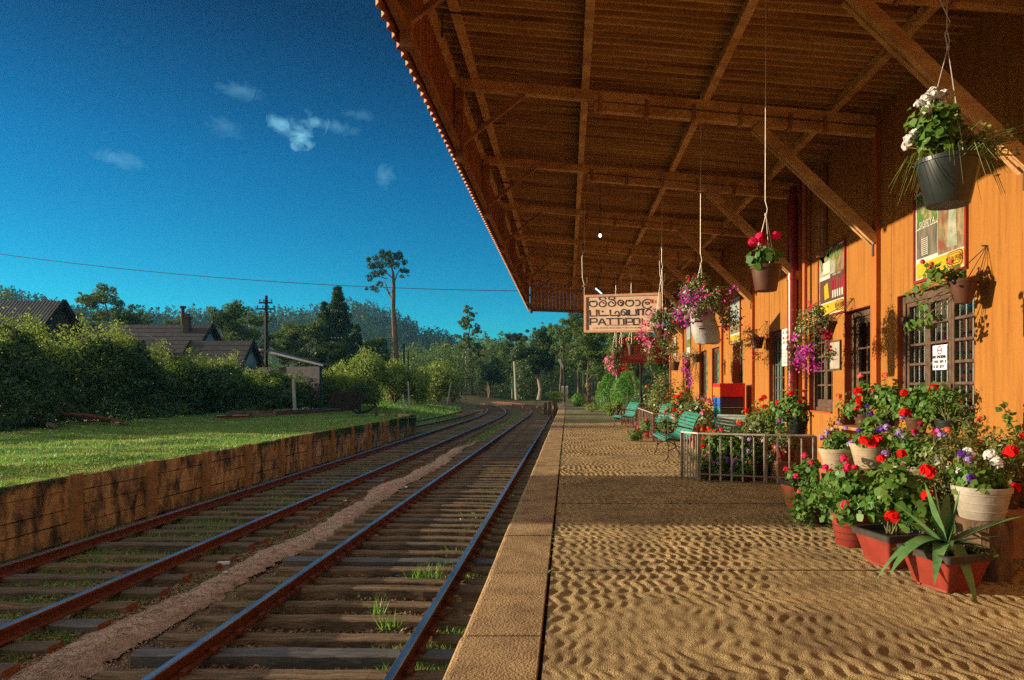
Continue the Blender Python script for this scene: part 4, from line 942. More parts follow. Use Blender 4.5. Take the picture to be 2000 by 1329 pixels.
def hang(par, c, r1, zr, knot, n=3, top=None, up2=False):
    """three strands from the rim to a knot, then the wire up to the roof timbers"""
    kx = Vector((c[0],c[1],knot)); b = MB()
    for i in range(n):
        a = .5+2*math.pi*i/n; b.tube([Vector((c[0]+r1*math.cos(a),c[1]+r1*math.sin(a),zr)), kx], .0032, 5)
    t = top if top is not None else ztop(c[0])-.02
    b.tube([kx+Vector((.0,0,-.02)), kx+Vector((.012,0,.05)), kx+Vector((-.006,0,.12)), Vector((c[0],c[1],t))], .0042, 5)
    if up2: b.tube([kx, kx+Vector((-.02,0,.1)), kx+Vector((.015,0,.18)), kx+Vector((-.13,0,.5)), Vector((c[0]-.12,c[1],t))], .0042, 5)
    b.tube([kx+Vector((0,0,-.012)), kx+Vector((0,0,.012))], .011, 6); b.build('hanging_wire', 'wire', par)
# --- hanging baskets
G1 = 'flower pots hung under the canopy'
c = at(1851,402,4.6); t = thing('hanging_basket', 'big dark hanging pot of white flowers and grass tufts, nearest the camera', 'hanging plant', tuple(c), group=G1)
tp = pot_round(t, c, .138, .198, .312, 'blackpot'); hang(t, c, .19, c.z+.30, c.z+1.09, up2=True)
plant(t, tp+Vector((-.06,-.02,.02)), .16, .30, 101, 300, .038, ncl=16, low=.2, bias=(-.05,0,.10), heads=[('whitepetal',6,.045)])
for (fx,fy) in ((1808,195),(1826,188),(1842,186),(1812,215),(1800,240),(1788,262),(1776,272),(1772,285),(1820,232),(1838,205)): flower(t,'whitepetal',at(fx,fy,4.55),.040)
rg = np.random.default_rng(5); V = []
stl = MB()
for k in range(150):
    p0 = tp+Vector((.07+rg.normal(0,.07),rg.normal(0,.07),.0)); L = rg.uniform(.14,.32); dx = rg.normal(.12,.14); dy = rg.normal(0,.12)
    stl.tube([p0, p0+Vector((dx*.4,dy*.4,L*.55)), p0+Vector((dx*1.2,dy*1.2,L*.72+rg.normal(0,.04)))], [.004,.0035,.0015], 4, caps=False)
for k in range(34):
    a = rg.uniform(0,6.28); p0 = tp+Vector((.17*math.cos(a),.16*math.sin(a),.02)); L = rg.uniform(.10,.26); stl.tube([p0, p0+Vector((.10*math.cos(a),.1*math.sin(a),.04)), p0+Vector((.2*math.cos(a),.2*math.sin(a),-L))], [.003,.0025,.001], 4, caps=False)
M['grassblade'] = leafmat('long_grass', [(.13,.19,.03),(.20,.27,.05),(.09,.15,.025)], .3); stl.build('grass_stem', 'grassblade', t)
q = np.array(tp)+rg.normal(0,1,(420,3))*[.13,.11,.07]+[.13,0,.10]; leaves('foliage', q, rg.normal(size=q.shape), rg.uniform(.012,.028,len(q)), DIAMOND, 'grassblade', t, 9)
c = at(1496,569,5.75); t = thing('hanging_basket', 'plain dark pot of hot pink geranium hung on one long wire', 'hanging plant', tuple(c), group=G1)
tp = pot_round(t, c, .092, .122, .218, 'brownpot'); hang(t, c, .117, c.z+.21, c.z+.66)
plant(t, tp, .13, .19, 102, 90, .042, ncl=8, low=.1, heads=[('hotpink',6,.055)])
c = at(1383,672,8.3); t = thing('hanging_basket', 'torn white grow bag hung with a big mass of purple and pink trailing flowers', 'hanging plant', tuple(c), group=G1)
b = MB(); b.lathe([(.135,0),(.15,.02),(.165,.16),(.15,.32),(.17,.42),(.165,.45),(.12,.40)], 14, c, sy=.6); 
for i, v in enumerate(b.v): b.v[i] = (v[0]+.012*math.sin(i*2.3)-.20*(v[2]-c.z), v[1], v[2]+.006*math.cos(i*1.7))
b.build('grow_bag', 'growbag', t, smooth=True); b = MB(); b.box((c.x-.14,c.y-.104,c.z+.27),(.10,.006,.025),rz=0); b.box((c.x-.10,c.y-.104,c.z+.18),(.07,.006,.018)); b.build('printed_mark', 'redboard', t)
k = c+Vector((-.09,0,.42)); hang(t, k, .14, k.z, k.z+.58)
plant(t, k+Vector((.0,0,.05)), .36, .34, 103, 1100, .026, 'leaf_olive', DIAMOND, ncl=26, low=-.35, spread=.30, trail=9, trad=.36, tl=.22, blossom=[('magenta',150,.022),('crimson',110,.020),('whitepetal',30,.010)])
rg = np.random.default_rng(8)
for (px, py, n, s) in ((1340,582,40,.05),(1328,612,44,.05),(1342,628,30,.05),(1362,583,40,.045),(1418,585,24,.03),(1425,640,36,.06)):
    g = np.array(at(px,py,8.15)); q = g+rg.normal(0,1,(n,3))*[s,s,s]; leaves('blossom', q, rg.normal(size=q.shape)+[-.5,-.5,0], rg.uniform(.018,.028,n), ROUND, 'magenta' if px < 1400 else 'crimson', t, int(px))
c = at(1286,652,11.3); t = thing('hanging_basket', 'bushy hanging plant with pink sprays half covering the name board', 'hanging plant', tuple(c), group=G1)
tp = pot_round(t, c+Vector((.06,0,-.08)), .11, .15, .2, 'brownpot'); hang(t, tp, .14, tp.z, tp.z+1.0)
plant(t, tp, .27, .30, 104, 1000, .026, 'leaf_olive', DIAMOND, ncl=24, low=-.1, spread=.32, trail=14, trad=.24, tl=.55)
rg = np.random.default_rng(18)
for (px, py, n, s) in ((1262,632,60,.05),(1258,655,60,.05),(1265,670,50,.04),(1250,650,30,.035),(1302,655,24,.03),(1272,612,16,.03)):
    g = np.array(at(px,py,11.0)); q = g+rg.normal(0,1,(n,3))*[s,s,s*1.3]; leaves('blossom', q, rg.normal(size=q.shape)+[-.5,-.5,0], rg.uniform(.016,.026,n), ROUND, 'pink', t, int(px)+3)
for px, py, d, rr_, sd, lb, col in ((1233,694,15.5,.088,105,'small dark hanging pot of coral geranium in front of the red board','coral'),(1214,698,17.0,.085,106,'small hanging pot with pale leaves, lower of the pair before the red board','coral')):
    c = at(px,py,d); t = thing('hanging_basket', lb, 'hanging plant', tuple(c), group=G1); tp = pot_round(t, c, rr_*.72, rr_, .25, 'brownpot', n=16); hang(t, c, rr_, c.z+.24, c.z+.8)
    plant(t, tp, .13, .14, sd, 110, .03, 'leaf_olive', ROUND, ncl=8, heads=[(col,3 if sd == 105 else 1,.055)])
c = at(1203,706,16.2); t = thing('hanging_basket', 'hanging pot with long pink and red trails at the left end of the row', 'hanging plant', tuple(c), group=G1)
tp = pot_round(t, c, .09, .12, .22, 'brownpot', n=16); hang(t, c, .11, c.z+.2, c.z+.9)
plant(t, tp, .20, .26, 107, 480, .028, 'leaf_olive', DIAMOND, ncl=14, low=-.1, trail=10, trad=.2, tl=.45)
rg = np.random.default_rng(28)
for (px, py, n, s, cn) in ((1188,702,50,.05,'pink'),(1192,716,60,.06,'pink'),(1200,726,50,.06,'pink'),(1210,722,30,.05,'crimson'),(1216,716,36,.05,'scarlet'),(1221,722,24,.05,'coral')):
    g = np.array(at(px,py,16.0)); q = g+rg.normal(0,1,(n,3))*[s,s,s]; leaves('blossom', q, rg.normal(size=q.shape)+[-.5,-.5,0], rg.uniform(.022,.034,n), ROUND, cn, t, int(px)+4)
# --- baskets on the wall
G2 = 'flower pots hung flat on the orange wall'
def wallpot(px, py, d, r0, r1, h, lb, sd, nail=.32, **kw):
    c = at(px,py,d); t = thing('wall_basket', lb, 'wall basket', tuple(c), group=G2); tp = pot_round(t, c, r0, r1, h, 'brownpot', n=20)
    b = MB(); nl = Vector((WX-.01, c.y-.02, c.z+h+nail))
    for a in (-.9,.9,3.14): b.tube([Vector((c.x+r1*math.cos(a),c.y+r1*math.sin(a),c.z+h-.01)), nl], .0045, 5)
    b.tube([nl+Vector((-.05,0,0)),nl+Vector((.012,0,0))], .007, 6); b.build('hanging_wire', 'iron', t)
    plant(t, tp, seed=sd, **kw); return t, tp
t, tp = wallpot(1881,593,6.35,.075,.128,.225,'brown wall basket with a trailing geranium hanging over the nearest window',201, rad=.24,hgt=.14,nl=150,ls=.036,ncl=12,low=-.1,bias=(-.22,.10,.02),trail=7,trad=.14,tl=.42,heads=[('coral',4,.035)])
t, tp = wallpot(1612,664,9.3,.08,.15,.25,'wall basket spilling purple flowers beside the plaque',202, rad=.30,hgt=.26,nl=620,ls=.028,mat_='leaf_olive',shape=DIAMOND,ncl=18,low=-.1,bias=(-.14,.1,0),trail=14,trad=.24,tl=.45)
rg = np.random.default_rng(38)
for (px, py, n, s, cn) in ((1566,688,60,.05,'magenta'),(1578,690,60,.05,'magenta'),(1563,710,40,.04,'magenta'),(1595,716,40,.045,'magenta'),(1615,655,24,.04,'crimson'),(1583,600,10,.03,'hotpink'),(1552,660,20,.03,'magenta'),(1622,682,24,.04,'crimson')):
    g = np.array(at(px,py,9.05)); q = g+rg.normal(0,1,(n,3))*[s,s,s]; leaves('blossom', q, rg.normal(size=q.shape)+[-.5,-.5,0], rg.uniform(.018,.03,n), ROUND, cn, t, int(px)+5)
t, tp = wallpot(1479,681,13.3,.09,.135,.22,'wall basket with thin sprays of dark red flowers between two doorways',203, rad=.30,hgt=.22,nl=300,ls=.026,mat_='leaf_olive',shape=DIAMOND,ncl=14,low=-.4,bias=(-.26,.0,0),trail=8,trad=.22,tl=.42,blossom=[('scarlet',60,.022),('crimson',70,.022)])
t, tp = wallpot(1361,708,19.4,.10,.15,.24,'far wall basket with a long pink purple trail hanging down',204, rad=.26,hgt=.2,nl=300,ls=.03,mat_='leaf_olive',shape=DIAMOND,ncl=12,low=-.3,bias=(-.2,0,0),trail=14,trad=.24,tl=1.0)
rg = np.random.default_rng(48)
for (px, py, n, s) in ((1337,708,24,.06),(1343,725,30,.06),(1347,740,36,.06),(1334,722,20,.05),(1346,752,20,.05)):
    g = np.array(at(px,py,19.1)); q = g+rg.normal(0,1,(n,3))*[s,s,s]; leaves('blossom', q, rg.normal(size=q.shape)+[-.5,-.5,0], rg.uniform(.025,.04,n), ROUND, 'magenta', t, int(px)+6)
t, tp = wallpot(1318,724,22.5,.11,.16,.28,'farthest wall basket, nearly leafless with dry brown twigs',205, rad=.42,hgt=.5,nl=120,ls=.04,mat_='leaf_brown',shape=DIAMOND,ncl=16,low=-.2)
# --- pots on the floor
GP = 'potted flowers massed along the foot of the wall'
def floorpot(name, px, py, lb, kind, args, z=0.0, d=None, **kw):
    c = ground(px,py,z) if d is None else at(px,py,d); t = thing(name, lb, 'potted plant', tuple(c), group=GP)
    tp = pot_round(t, c, *args) if kind == 'r' else pot_square(t, c, *args)
    if kw: plant(t, tp, **kw)
    return t, tp, c
# aloe
t, tp, c = floorpot('potted_aloe', 1846, 1146, 'spiky aloe in a square red planter, the pot nearest the camera', 's', (.135,.195,.255,'terra',.35))
b = MB()
def aloeleaf(p0, dirv, L, w, droop, curl=.0):
    dirv = Vector(dirv).normalized(); side = dirv.cross(Vector((0,0,1))).normalized(); n = 9; P = []
    for i in range(n):
        u = i/(n-1); p = Vector(p0)+dirv*L*u+Vector((0,0,-droop*u*u*L)); ww = w*(1-u)**.75*(.75+.5*min(u*4,1)); th = ww*.35
        P += [p-side*ww/2+Vector((0,0,th*.5)), p+Vector((0,0,-th*.25)), p+side*ww/2+Vector((0,0,th*.5)), p+Vector((0,0,th*.15))]
    fs = [(i*4+j, i*4+(j+1)%4, i*4+4+(j+1)%4, i*4+4+j) for i in range(n-1) for j in range(4)]
    q = MB(); q.add(P, fs); q.build('aloe_leaf', 'aloe', t, smooth=True)
o = tp+Vector((0.0,0,.06))
for dv, L, w, dr in (((-.35,-.1,1),.42,.05,.05),((-.12,.1,1),.40,.05,.0),((.0,-.05,1),.30,.075,.0),((.12,.1,1),.30,.05,.0),((.24,-.05,1),.32,.07,-.05),((-.75,.1,.75),.42,.06,.1),((.85,-.2,.52),.46,.07,.12),((-.9,-.35,.45),.46,.085,.75),((-.95,.1,.35),.40,.08,.95),((-.6,-.75,.4),.34,.07,.9),((.05,-1,.25),.28,.07,1.4),((.7,-.5,.25),.22,.05,.3),((-.3,-.8,.5),.22,.055,.4),((.5,.6,.5),.3,.06,.3),((-.5,.7,.6),.32,.06,.3),((.9,.15,.12),.36,.022,.05)):
    aloeleaf(o+Vector((dv[0]*.03,dv[1]*.03,0)), dv, L*1.1, w*1.5, dr)
rg = np.random.default_rng(3); q = np.array(tp)+rg.normal(0,1,(70,3))*[.10,.08,.02]+[0,0,.02]; leaves('foliage', q, rg.normal(size=q.shape)+[0,0,.4], rg.uniform(.02,.05,70), DIAMOND, 'leaf', t, 2)
t, tp, c = floorpot('potted_geranium', 1742, 1103, 'geranium with scarlet heads in a square red planter just behind the aloe', 's', (.13,.19,.26,'terra',.25), rad=.27,hgt=.36,seed=301,nl=360,ls=.040,ncl=20,low=.12,bias=(.08,.05,.08),heads=[('scarlet',3,.052)])
flower(t,'scarlet',at(1743,1012,4.7),.055); flower(t,'scarlet',at(1812,922,4.7),.058)
t, tp, c = floorpot('potted_geranium', 1666, 1064, 'leafy geranium in a round brick patterned red pot with dark rim', 'r', (.135,.178,.30,'terra','potrim'), rad=.30,hgt=.34,seed=302,nl=420,ls=.036,ncl=22,low=.0,heads=[('hotpink',5,.045)])
b = MB(); cz = c.z
for k in range(1,5):
    r_ = .135+(.178-.135)*(k*.055/.27)+.001; b.lathe([(r_,k*.055),(r_+.003,k*.055+.003),(r_,k*.055+.006)], 28, c, cap=False)
b.build('brick_line', 'potrim', t)
t, tp, c = floorpot('potted_ivy_geranium', 1560, 992, 'ivy geranium trailing from a tilted orange clay planter by the railing', 's', (.10,.15,.30,'orangepot',.2), rad=.26,hgt=.22,seed=303,nl=330,ls=.034,ncl=16,low=-.1,bias=(.10,-.05,0),trail=12,trad=.26,tl=.34,heads=[('hotpink',3,.045)])
t, tp, c = floorpot('potted_ivy_geranium', 1600, 1020, 'low pot buried under small leaves and pink heads, spilling onto the floor', 'r', (.11,.14,.20,'brownpot'), rad=.30,hgt=.26,seed=304,nl=520,ls=.030,ncl=22,low=-.2,trail=10,trad=.28,tl=.2,heads=[('hotpink',3,.042),('coral',2,.03)])
# pots on stands
stp = thing('tree_stump', 'rough bark tree stump used as a plant stand behind the aloe', 'stump', tuple(ground(1919,1122)))
c = ground(1919,1122); b = MB(); n = 26
rs = random.Random(4); pr = []
for i, z in enumerate((0,.05,.12,.2,.28,.36,.40)):
    for j in range(n):
        a = 2*math.pi*j/n; r_ = .175*(1.08-.10*i/6)+.016*math.sin(3*a+1)+.010*math.sin(7*a+i)+rs.gauss(0,.005); pr.append((c.x+r_*math.cos(a), c.y+r_*math.sin(a), z))
b.add(pr, [(i*n+j, i*n+(j+1)%n, (i+1)*n+(j+1)%n, (i+1)*n+j) for i in range(6) for j in range(n)]); b.build('bark', 'stump', stp)
MB().ngon([(c.x+.168*math.cos(2*math.pi*j/n), c.y+.168*math.sin(2*math.pi*j/n), .398) for j in range(n)]).build('cut_top', 'stump_top', stp)
def stand(px, py, d, zt, lb, kind='box', w=.3):
    c = at(px,py,d); 
    if kind == 'log':
        t = thing('log_stand', lb, 'log', (c.x,d,0)); MB().lathe([(w/2*1.05,0),(w/2,.1),(w/2,zt)], 18, (c.x,d,0)).build('bark','stump',t); MB().lathe([(w/2*.98,zt+.001),(.002,zt+.003)],18,(c.x,d,0),cap=False).build('cut_top','stump_top',t)
    else:
        t = thing('wooden_stand', lb, 'stand', (c.x,d,0)); MB().box((c.x,d,zt-.02),(w,w,.04),bev=.004).build('top','redrail',t)
        for i in (-1,1):
            for j in (-1,1): MB().box((c.x+i*(w/2-.03),d+j*(w/2-.03),(zt-.04)/2),(.045,.045,zt-.04)).build('leg','redrail',t)
    return Vector((c.x,d,zt))
def standpot(px, d, zt, lb, r0, r1, h, m, **kw):
    c = Vector(((px-VX)*d/F, d, zt+.002)); t = thing('potted_flowers', lb, 'potted plant', tuple(c), group=GP); tp = pot_round(t, c, r0, r1, h, m, rimh=.035)
    b = MB()
    for k in range(1,4):
        r_ = r0+(r1-r0)*(k*h/4/(h-.035)); b.lathe([(r_+.001,k*h/4),(r_+.004,k*h/4+.004),(r_+.001,k*h/4+.008)], 28, c, cap=False)
    b.build('brick_line', m, t, smooth=True); plant(t, tp, **kw); return t, tp
stand(1640,917,6.6,.50,'red brown wooden stand under the lilac petunia pot'); standpot(1635,6.6,.50,'beige brick patterned pot of pale lilac petunias on the red brown stand',.125,.168,.21,'beigepot',rad=.17,hgt=.17,seed=311,nl=260,ls=.026,ncl=14,heads=[('lilac',7,.038),('whitepetal',2,.032)])
stand(1690,911,6.25,.56,'upright log under the beige pot with violet and scarlet flowers','log',.24); t, tp = standpot(1700,6.25,.56,'beige pot with violet pansies and a scarlet head spilling over its rim, on a log',.13,.178,.23,'beigepot',rad=.20,hgt=.22,seed=312,nl=260,ls=.030,ncl=14,heads=[('violet',6,.036)])
for (px,py) in ((1688,862),(1703,868),(1714,860)): flower(t,'scarlet',at(px,py,6.0),.052)
stand(1788,945,5.7,.52,'wooden stand hidden under the shallow beige bowl'); standpot(1785,5.7,.52,'shallow beige bowl of lilac stocks and crimson flowers',.16,.20,.13,'beigepot',rad=.24,hgt=.26,seed=313,nl=430,ls=.027,ncl=20,heads=[('lilac',7,.040),('crimson',5,.036),('magenta',2,.03)])
t, tp = standpot(1917,4.62,.402,'off white pot of white and violet petunias standing on the tree stump',.135,.178,.225,'whitepot',rad=.20,hgt=.16,seed=314,nl=320,ls=.028,ncl=16,heads=[('whitepetal',4,.055),('violet',3,.036),('lilac',3,.033)])
blk = thing('concrete_block_stand', 'dark block stand under the green black geranium pot at the railing end', 'stand', ((1562-VX)*9.5/F,9.5,0)); MB().box(((1562-VX)*9.5/F,9.5,.32),(.36,.36,.64),bev=.01).build('block','timber_dark',blk)
standpot(1557,9.5,.645,'dark green pot of red geraniums on the block at the railing end',.105,.15,.235,'blackpot',rad=.30,hgt=.34,seed=315,nl=420,ls=.036,ncl=22,low=-.05,bias=(-.16,0,.05),heads=[('scarlet',6,.058),('coral',1,.05)])
c = ground(1500,905); t, tp, _ = floorpot('potted_geranium', 1494, 930, 'tall red geranium rising behind the near railing from a red planter', 's', (.17,.22,.34,'terra',.0), rad=.36,hgt=.62,seed=316,nl=620,ls=.036,mat_='leaf_olive',ncl=30,low=.0,heads=[('scarlet',7,.058),('coral',2,.05)])
# upper shelf row under the window
sh = thing('plant_shelf', 'dark wooden plant shelf along the wall under the nearest window', 'shelf', (3.72,7.4,0)); MB().box((3.74,7.45,.80),(.36,2.9,.04),bev=.004).build('board','timber_dark',sh)
for y in (6.15,7.45,8.75): MB().box((3.74,y,.39),(.30,.06,.78)).build('leg','timber_dark',sh)
for px, d, lb, sd, hd, r_ in ((1688,8.15,'geranium with a stack of scarlet and pink heads before the door',321,[('coral',3,.05)],.30),(1730,7.7,'leafy geranium in the middle of the wall shelf',322,[('coral',1,.05)],.30),(1800,7.2,'tall leggy geranium on the shelf leaning across the window',323,[('scarlet',1,.055)],.34),(1868,6.6,'dense small leaved plant at the near end of the shelf',324,[('scarlet',1,.04)],.28)):
    c = Vector(((px-VX)*d/F, d, .822)); c.x = min(c.x, 3.78); t = thing('potted_geranium', lb, 'potted plant', tuple(c), group=GP); tp = pot_round(t, c, .085,.115,.17,'brownpot' if sd%2 else 'blackpot', n=20)
    plant(t, tp, r_, .34 if sd != 323 else .30, sd, 330, .036 if sd != 324 else .022, ncl=16, low=.0, heads=hd)
    if sd == 321:
        for (fx,fy) in ((1676,765),(1680,782),(1676,797),(1703,766),(1711,781)): flower(t,'scarlet' if fx < 1690 else 'coral',at(fx,fy,8.0),.058)
    if sd == 323:
        rg = np.random.default_rng(2); b = MB(); e = at(1825,762,7.0); b.tube([tp, tp.lerp(e,.5)+Vector((0,0,.05)), e], [.008,.006,.004], 6); b.build('long_stem','stem',t); flower(t,'scarlet',e,.062); flower(t,'scarlet',at(1768,808,7.0),.06)
        q = np.array([tp.lerp(e,u) for u in rg.uniform(.3,1,90)])+rg.normal(0,.055,(90,3)); leaves('foliage', q, rg.normal(size=q.shape)+[0,0,.5], rg.uniform(.025,.05,90), ROUND, 'leaf', t, 4)
# mass of filler plants between
for i, (px, py, d, rr_, hh_, lb, hd, mt, z) in enumerate((
  (1760,1010,5.35,.30,.34,'small leaved shrub in a black pot between the red planters',[('hotpink',2,.03)],'leaf',0.0),
  (1850,950,5.3,.34,.42,'thick bush of small yellow green leaves behind the stump',[('coral',1,.04),('magenta',2,.03)],'leaf_olive',.25),
  (1880,900,5.9,.36,.40,'bush of fine twigs against the wall near the frame edge',[('coral',2,.045)],'leaf_olive',.38),
  (1955,900,5.2,.34,.40,'twiggy geranium at the wall with red heads on long stalks',[('scarlet',1,.05)],'leaf_olive',.38),
  (1640,985,6.2,.30,.30,'dark leaved geranium filling the gap under the beige pots',[('hotpink',2,.045)],'leaf',.05),
  (1760,880,6.5,.32,.34,'leafy pot plant below the window shelf with violet flowers',[('violet',3,.033),('lilac',2,.035)],'leaf_olive',.42))):
    c = Vector(((px-VX)*d/F, d, z)); c.x = min(c.x, 3.8); t = thing('potted_bush', lb, 'potted plant', tuple(c), group=GP); tp = pot_round(t, c, .11,.15,.20,'brownpot' if i%2 else 'blackpot', n=20)
    if z > .1:
        b = MB(); b.box((c.x,c.y,z/2-.002),(.28,.28,z-.006),bev=.006); s_ = thing('block_stand', 'plain block stand lifting the '+lb.split(' with')[0].split(' behind')[0].split(' against')[0].split(' at')[0].split(' below')[0], 'stand', (c.x,c.y,0)); b.build('block','timber_dark',s_)
    plant(t, tp, rr_, hh_, 330+i, 620, .024, mt, DIAMOND if i in (1,2,3) else ROUND, ncl=26, low=-.15, heads=hd)
    if i == 3:
        for (fx,fy) in ((1975,884),(1977,955)): flower(t,'scarlet',at(fx,fy,4.95),.055)
t, tp, c = floorpot('potted_geranium', 1985, 1030, 'red pot partly out of view beyond the stump', 's', (.12,.16,.24,'terra',.1), rad=.2,hgt=.2,seed=340,nl=150,ls=.03,ncl=10)
t = thing('climbing_shoot', 'single leafy shoot standing against the bare orange wall', 'plant', (3.85,5.75,.3)); b = MB(); e0 = at(1992,868,5.75); e1 = at(1958,790,5.75); b.tube([(3.85,5.75,.3),e0,e1],[.008,.006,.003],6); b.build('stem','stem',t)
rg = np.random.default_rng(31); q = np.array([e0.lerp(e1,u) for u in rg.uniform(0,1,46)])+rg.normal(0,.035,(46,3)); leaves('foliage', q, rg.normal(size=q.shape)+[-.6,-.5,.3], rg.uniform(.022,.045,46), ROUND, 'leaf', t, 3)
# ================================================================= BENCHES, RAILINGS, CABINET
def bench_proto(lb, loc, L, rz, slat='bench', feet=2):
    """slatted garden seat on bent iron frames; local: length along y, facing -x"""
    t = thing('garden_bench', lb, 'bench', loc, rz, 'slatted garden benches')
    prof = [(-.26,.395),(-.22,.425),(-.14,.425),(-.06,.41),(.02,.40),(.10,.405),(.16,.435),(.195,.49),(.215,.55),(.23,.61),(.25,.67),(.275,.73),(.305,.785),(.345,.83)]
    pr = smooth(prof, 6); acc = [0]
    for i in range(1, len(pr)): acc.append(acc[-1]+math.dist(pr[i], pr[i-1]))
    n = int(acc[-1]/.062)
    for k in range(n+1):
        s = acc[-1]*k/n; i = min(max(j for j in range(len(acc)) if acc[j] <= s+1e-9), len(pr)-2); u = (s-acc[i])/max(acc[i+1]-acc[i],1e-6)
        x = pr[i][0]+(pr[i+1][0]-pr[i][0])*u; z = pr[i][1]+(pr[i+1][1]-pr[i][1])*u; a = math.atan2(pr[i+1][1]-pr[i][1], pr[i+1][0]-pr[i][0])
        nx, nz = -math.sin(a), math.cos(a); b = MB(); b.bar((x+nx*.010,-L/2,z+nz*.010),(x+nx*.010,L/2,z+nz*.010),.046,.016,up=(nx,0,nz)); b.build('slat', slat, t, local=True)
    for i, y in enumerate([-L/2+.08+(L-.16)*j/(feet-1) for j in range(feet)]):
        b = MB(); b.tube([(p[0],y,p[1]-.012) for p in pr], .012, 6)
        b.tube([(-.24,y,.40),(-.20,y,.28),(-.22,y,.10),(-.27,y,0.012)], .012, 6); b.tube([(.16,y,.42),(.12,y,.28),(.18,y,.10),(.25,y,.012)], .012, 6)
        b.tube([(-.21,y,.2),(-.05,y,.30),(.14,y,.2)], .010, 6); b.build('leg_frame', 'iron', t, local=True)
        b = MB(); b.tube([(-.24,y,.42),(-.27,y,.54),(-.20,y,.63),(-.02,y,.64),(.20,y,.60)], .011, 6); b.build('armrest', 'iron', t, local=True)
    b = MB(); b.tube([(-.20,-L/2+.08,.12),(-.20,L/2-.08,.12)], .008, 5); b.tube([(.16,-L/2+.08,.12),(.16,L/2-.08,.12)], .008, 5); b.build('stretcher', 'iron', t, local=True)
    return t
bench_proto('green slatted iron framed bench nearest the camera, facing the tracks by the near railing', (1.98,12.4,0), 1.6, 0)
bench_proto('blue green slatted bench out on its own, farthest toward the grassy end of the platform', (1.86,21.6,0), 1.0, .22)
bench_proto('green slatted bench inside the second railing, its curved back showing above the flowers', (2.75,18.2,0), 1.4, .5)
bench_proto('green slatted bench beside the wall behind the pink geraniums', (3.25,19.8,0), 1.3, .75)
bench_proto('worn grey green slatted seat under the painted cabinet', (3.0,12.7,-.06), .62, .9, 'bench_grey')
def railing(lb, pts, h, nb, post='railpost', bar_='railpaint', group='metal fences around the flower beds', low=.10, extra=()):
    t = thing('bar_fence', lb, 'fence', (pts[0][0],pts[0][1],0), 0, group)
    for p in pts: MB().box((p[0],p[1],h/2),(.042,.042,h),bev=.004).build('post', post, t)
    for i in range(len(pts)-1):
        a, c = Vector((*pts[i],0)), Vector((*pts[i+1],0)); b = MB()
        b.bar(a+Vector((0,0,h+.012)), c+Vector((0,0,h+.012)), .045, .022); b.build('top_rail', bar_ if post != 'railpost' else 'railpaint', t)
        b = MB(); b.bar(a+Vector((0,0,low)), c+Vector((0,0,low)), .03, .016); b.build('bottom_rail', post, t)
        for k in range(1, nb[i]+1):
            p = a.lerp(c, k/(nb[i]+1)); b = MB(); b.box((p.x,p.y,(h-.03)/2+.01),(.018,.018,h-.045)); b.build('bar', bar_, t)
    return t
A, B = ground(1332,933), ground(1365,939.5); C, D = ground(1495,946), ground(1590,948)
railing('low grey metal bar fence nearest the camera, turning a corner round the flower bed', [(A.x,A.y),(B.x,B.y),(C.x,C.y),(D.x,D.y)], .66, [5,5,3])
A, B = ground(1242,836), ground(1277,863)
railing('low reddish metal bar fence of the second flower bed, behind the green bench', [(A.x,A.y),((A.x+B.x)/2,(A.y+B.y)/2),(B.x,B.y),(3.5,B.y-.15)], .68, [8,8,7], 'redrail', 'railpaint')
railing('rounded red brown metal railing by the farthest bench', [(2.25,24.6),(1.95,23.9),(2.9,23.6)], .62, [2,4], 'redrail', 'redrail')
railing('long thin red brown railing running to the garden behind the bench backs', [(2.4,23.2),(3.8,22.8)], .78, [5], 'redrail', 'redrail')
cb = thing('painted_cabinet', 'open plank cabinet painted in bright red, orange, blue and teal bands by the wall', 'cabinet', (3.55,14.55,0))
x0, x1, ya, yb = 3.26, 3.80, 14.22, 14.90
zz = [1.42,1.345,1.12,.90,.42,0]
for z1, z0, m in zip(zz, zz[1:], ('red','orange','blue','teal','teal')): MB().box((x0+.015,(ya+yb)/2,(z0+z1)/2),(.03,yb-ya,z1-z0-.004)).build('side_panel', m, cb)
MB().box((x1-.015,(ya+yb)/2,.71),(.03,yb-ya,1.42)).build('side_panel', 'red', cb)
for z1, z0, m in ((1.42,1.13,'red'),(1.11,.92,'purple'),(.87,.66,'olive'),(.60,.40,'teal'),(.34,.12,'blue')): MB().box(((x0+x1)/2,ya+.012,(z0+z1)/2),(x1-x0-.064,.024,z1-z0),bev=.004).build('front_plank', m, cb)
MB().box(((x0+x1)/2,(ya+yb)/2+.01,1.405),(x1-x0-.064,yb-ya-.05,.024)).build('top_board', 'red', cb)
MB().box(((x0+x1)/2,yb-.012,.7),(x1-x0-.064,.02,1.38)).build('back_panel', 'purple', cb)
for z in (.9,.63): MB().box(((x0+x1)/2,(ya+yb)/2+.01,z),(x1-x0-.066,yb-ya-.06,.02)).build('shelf', 'cream', cb)
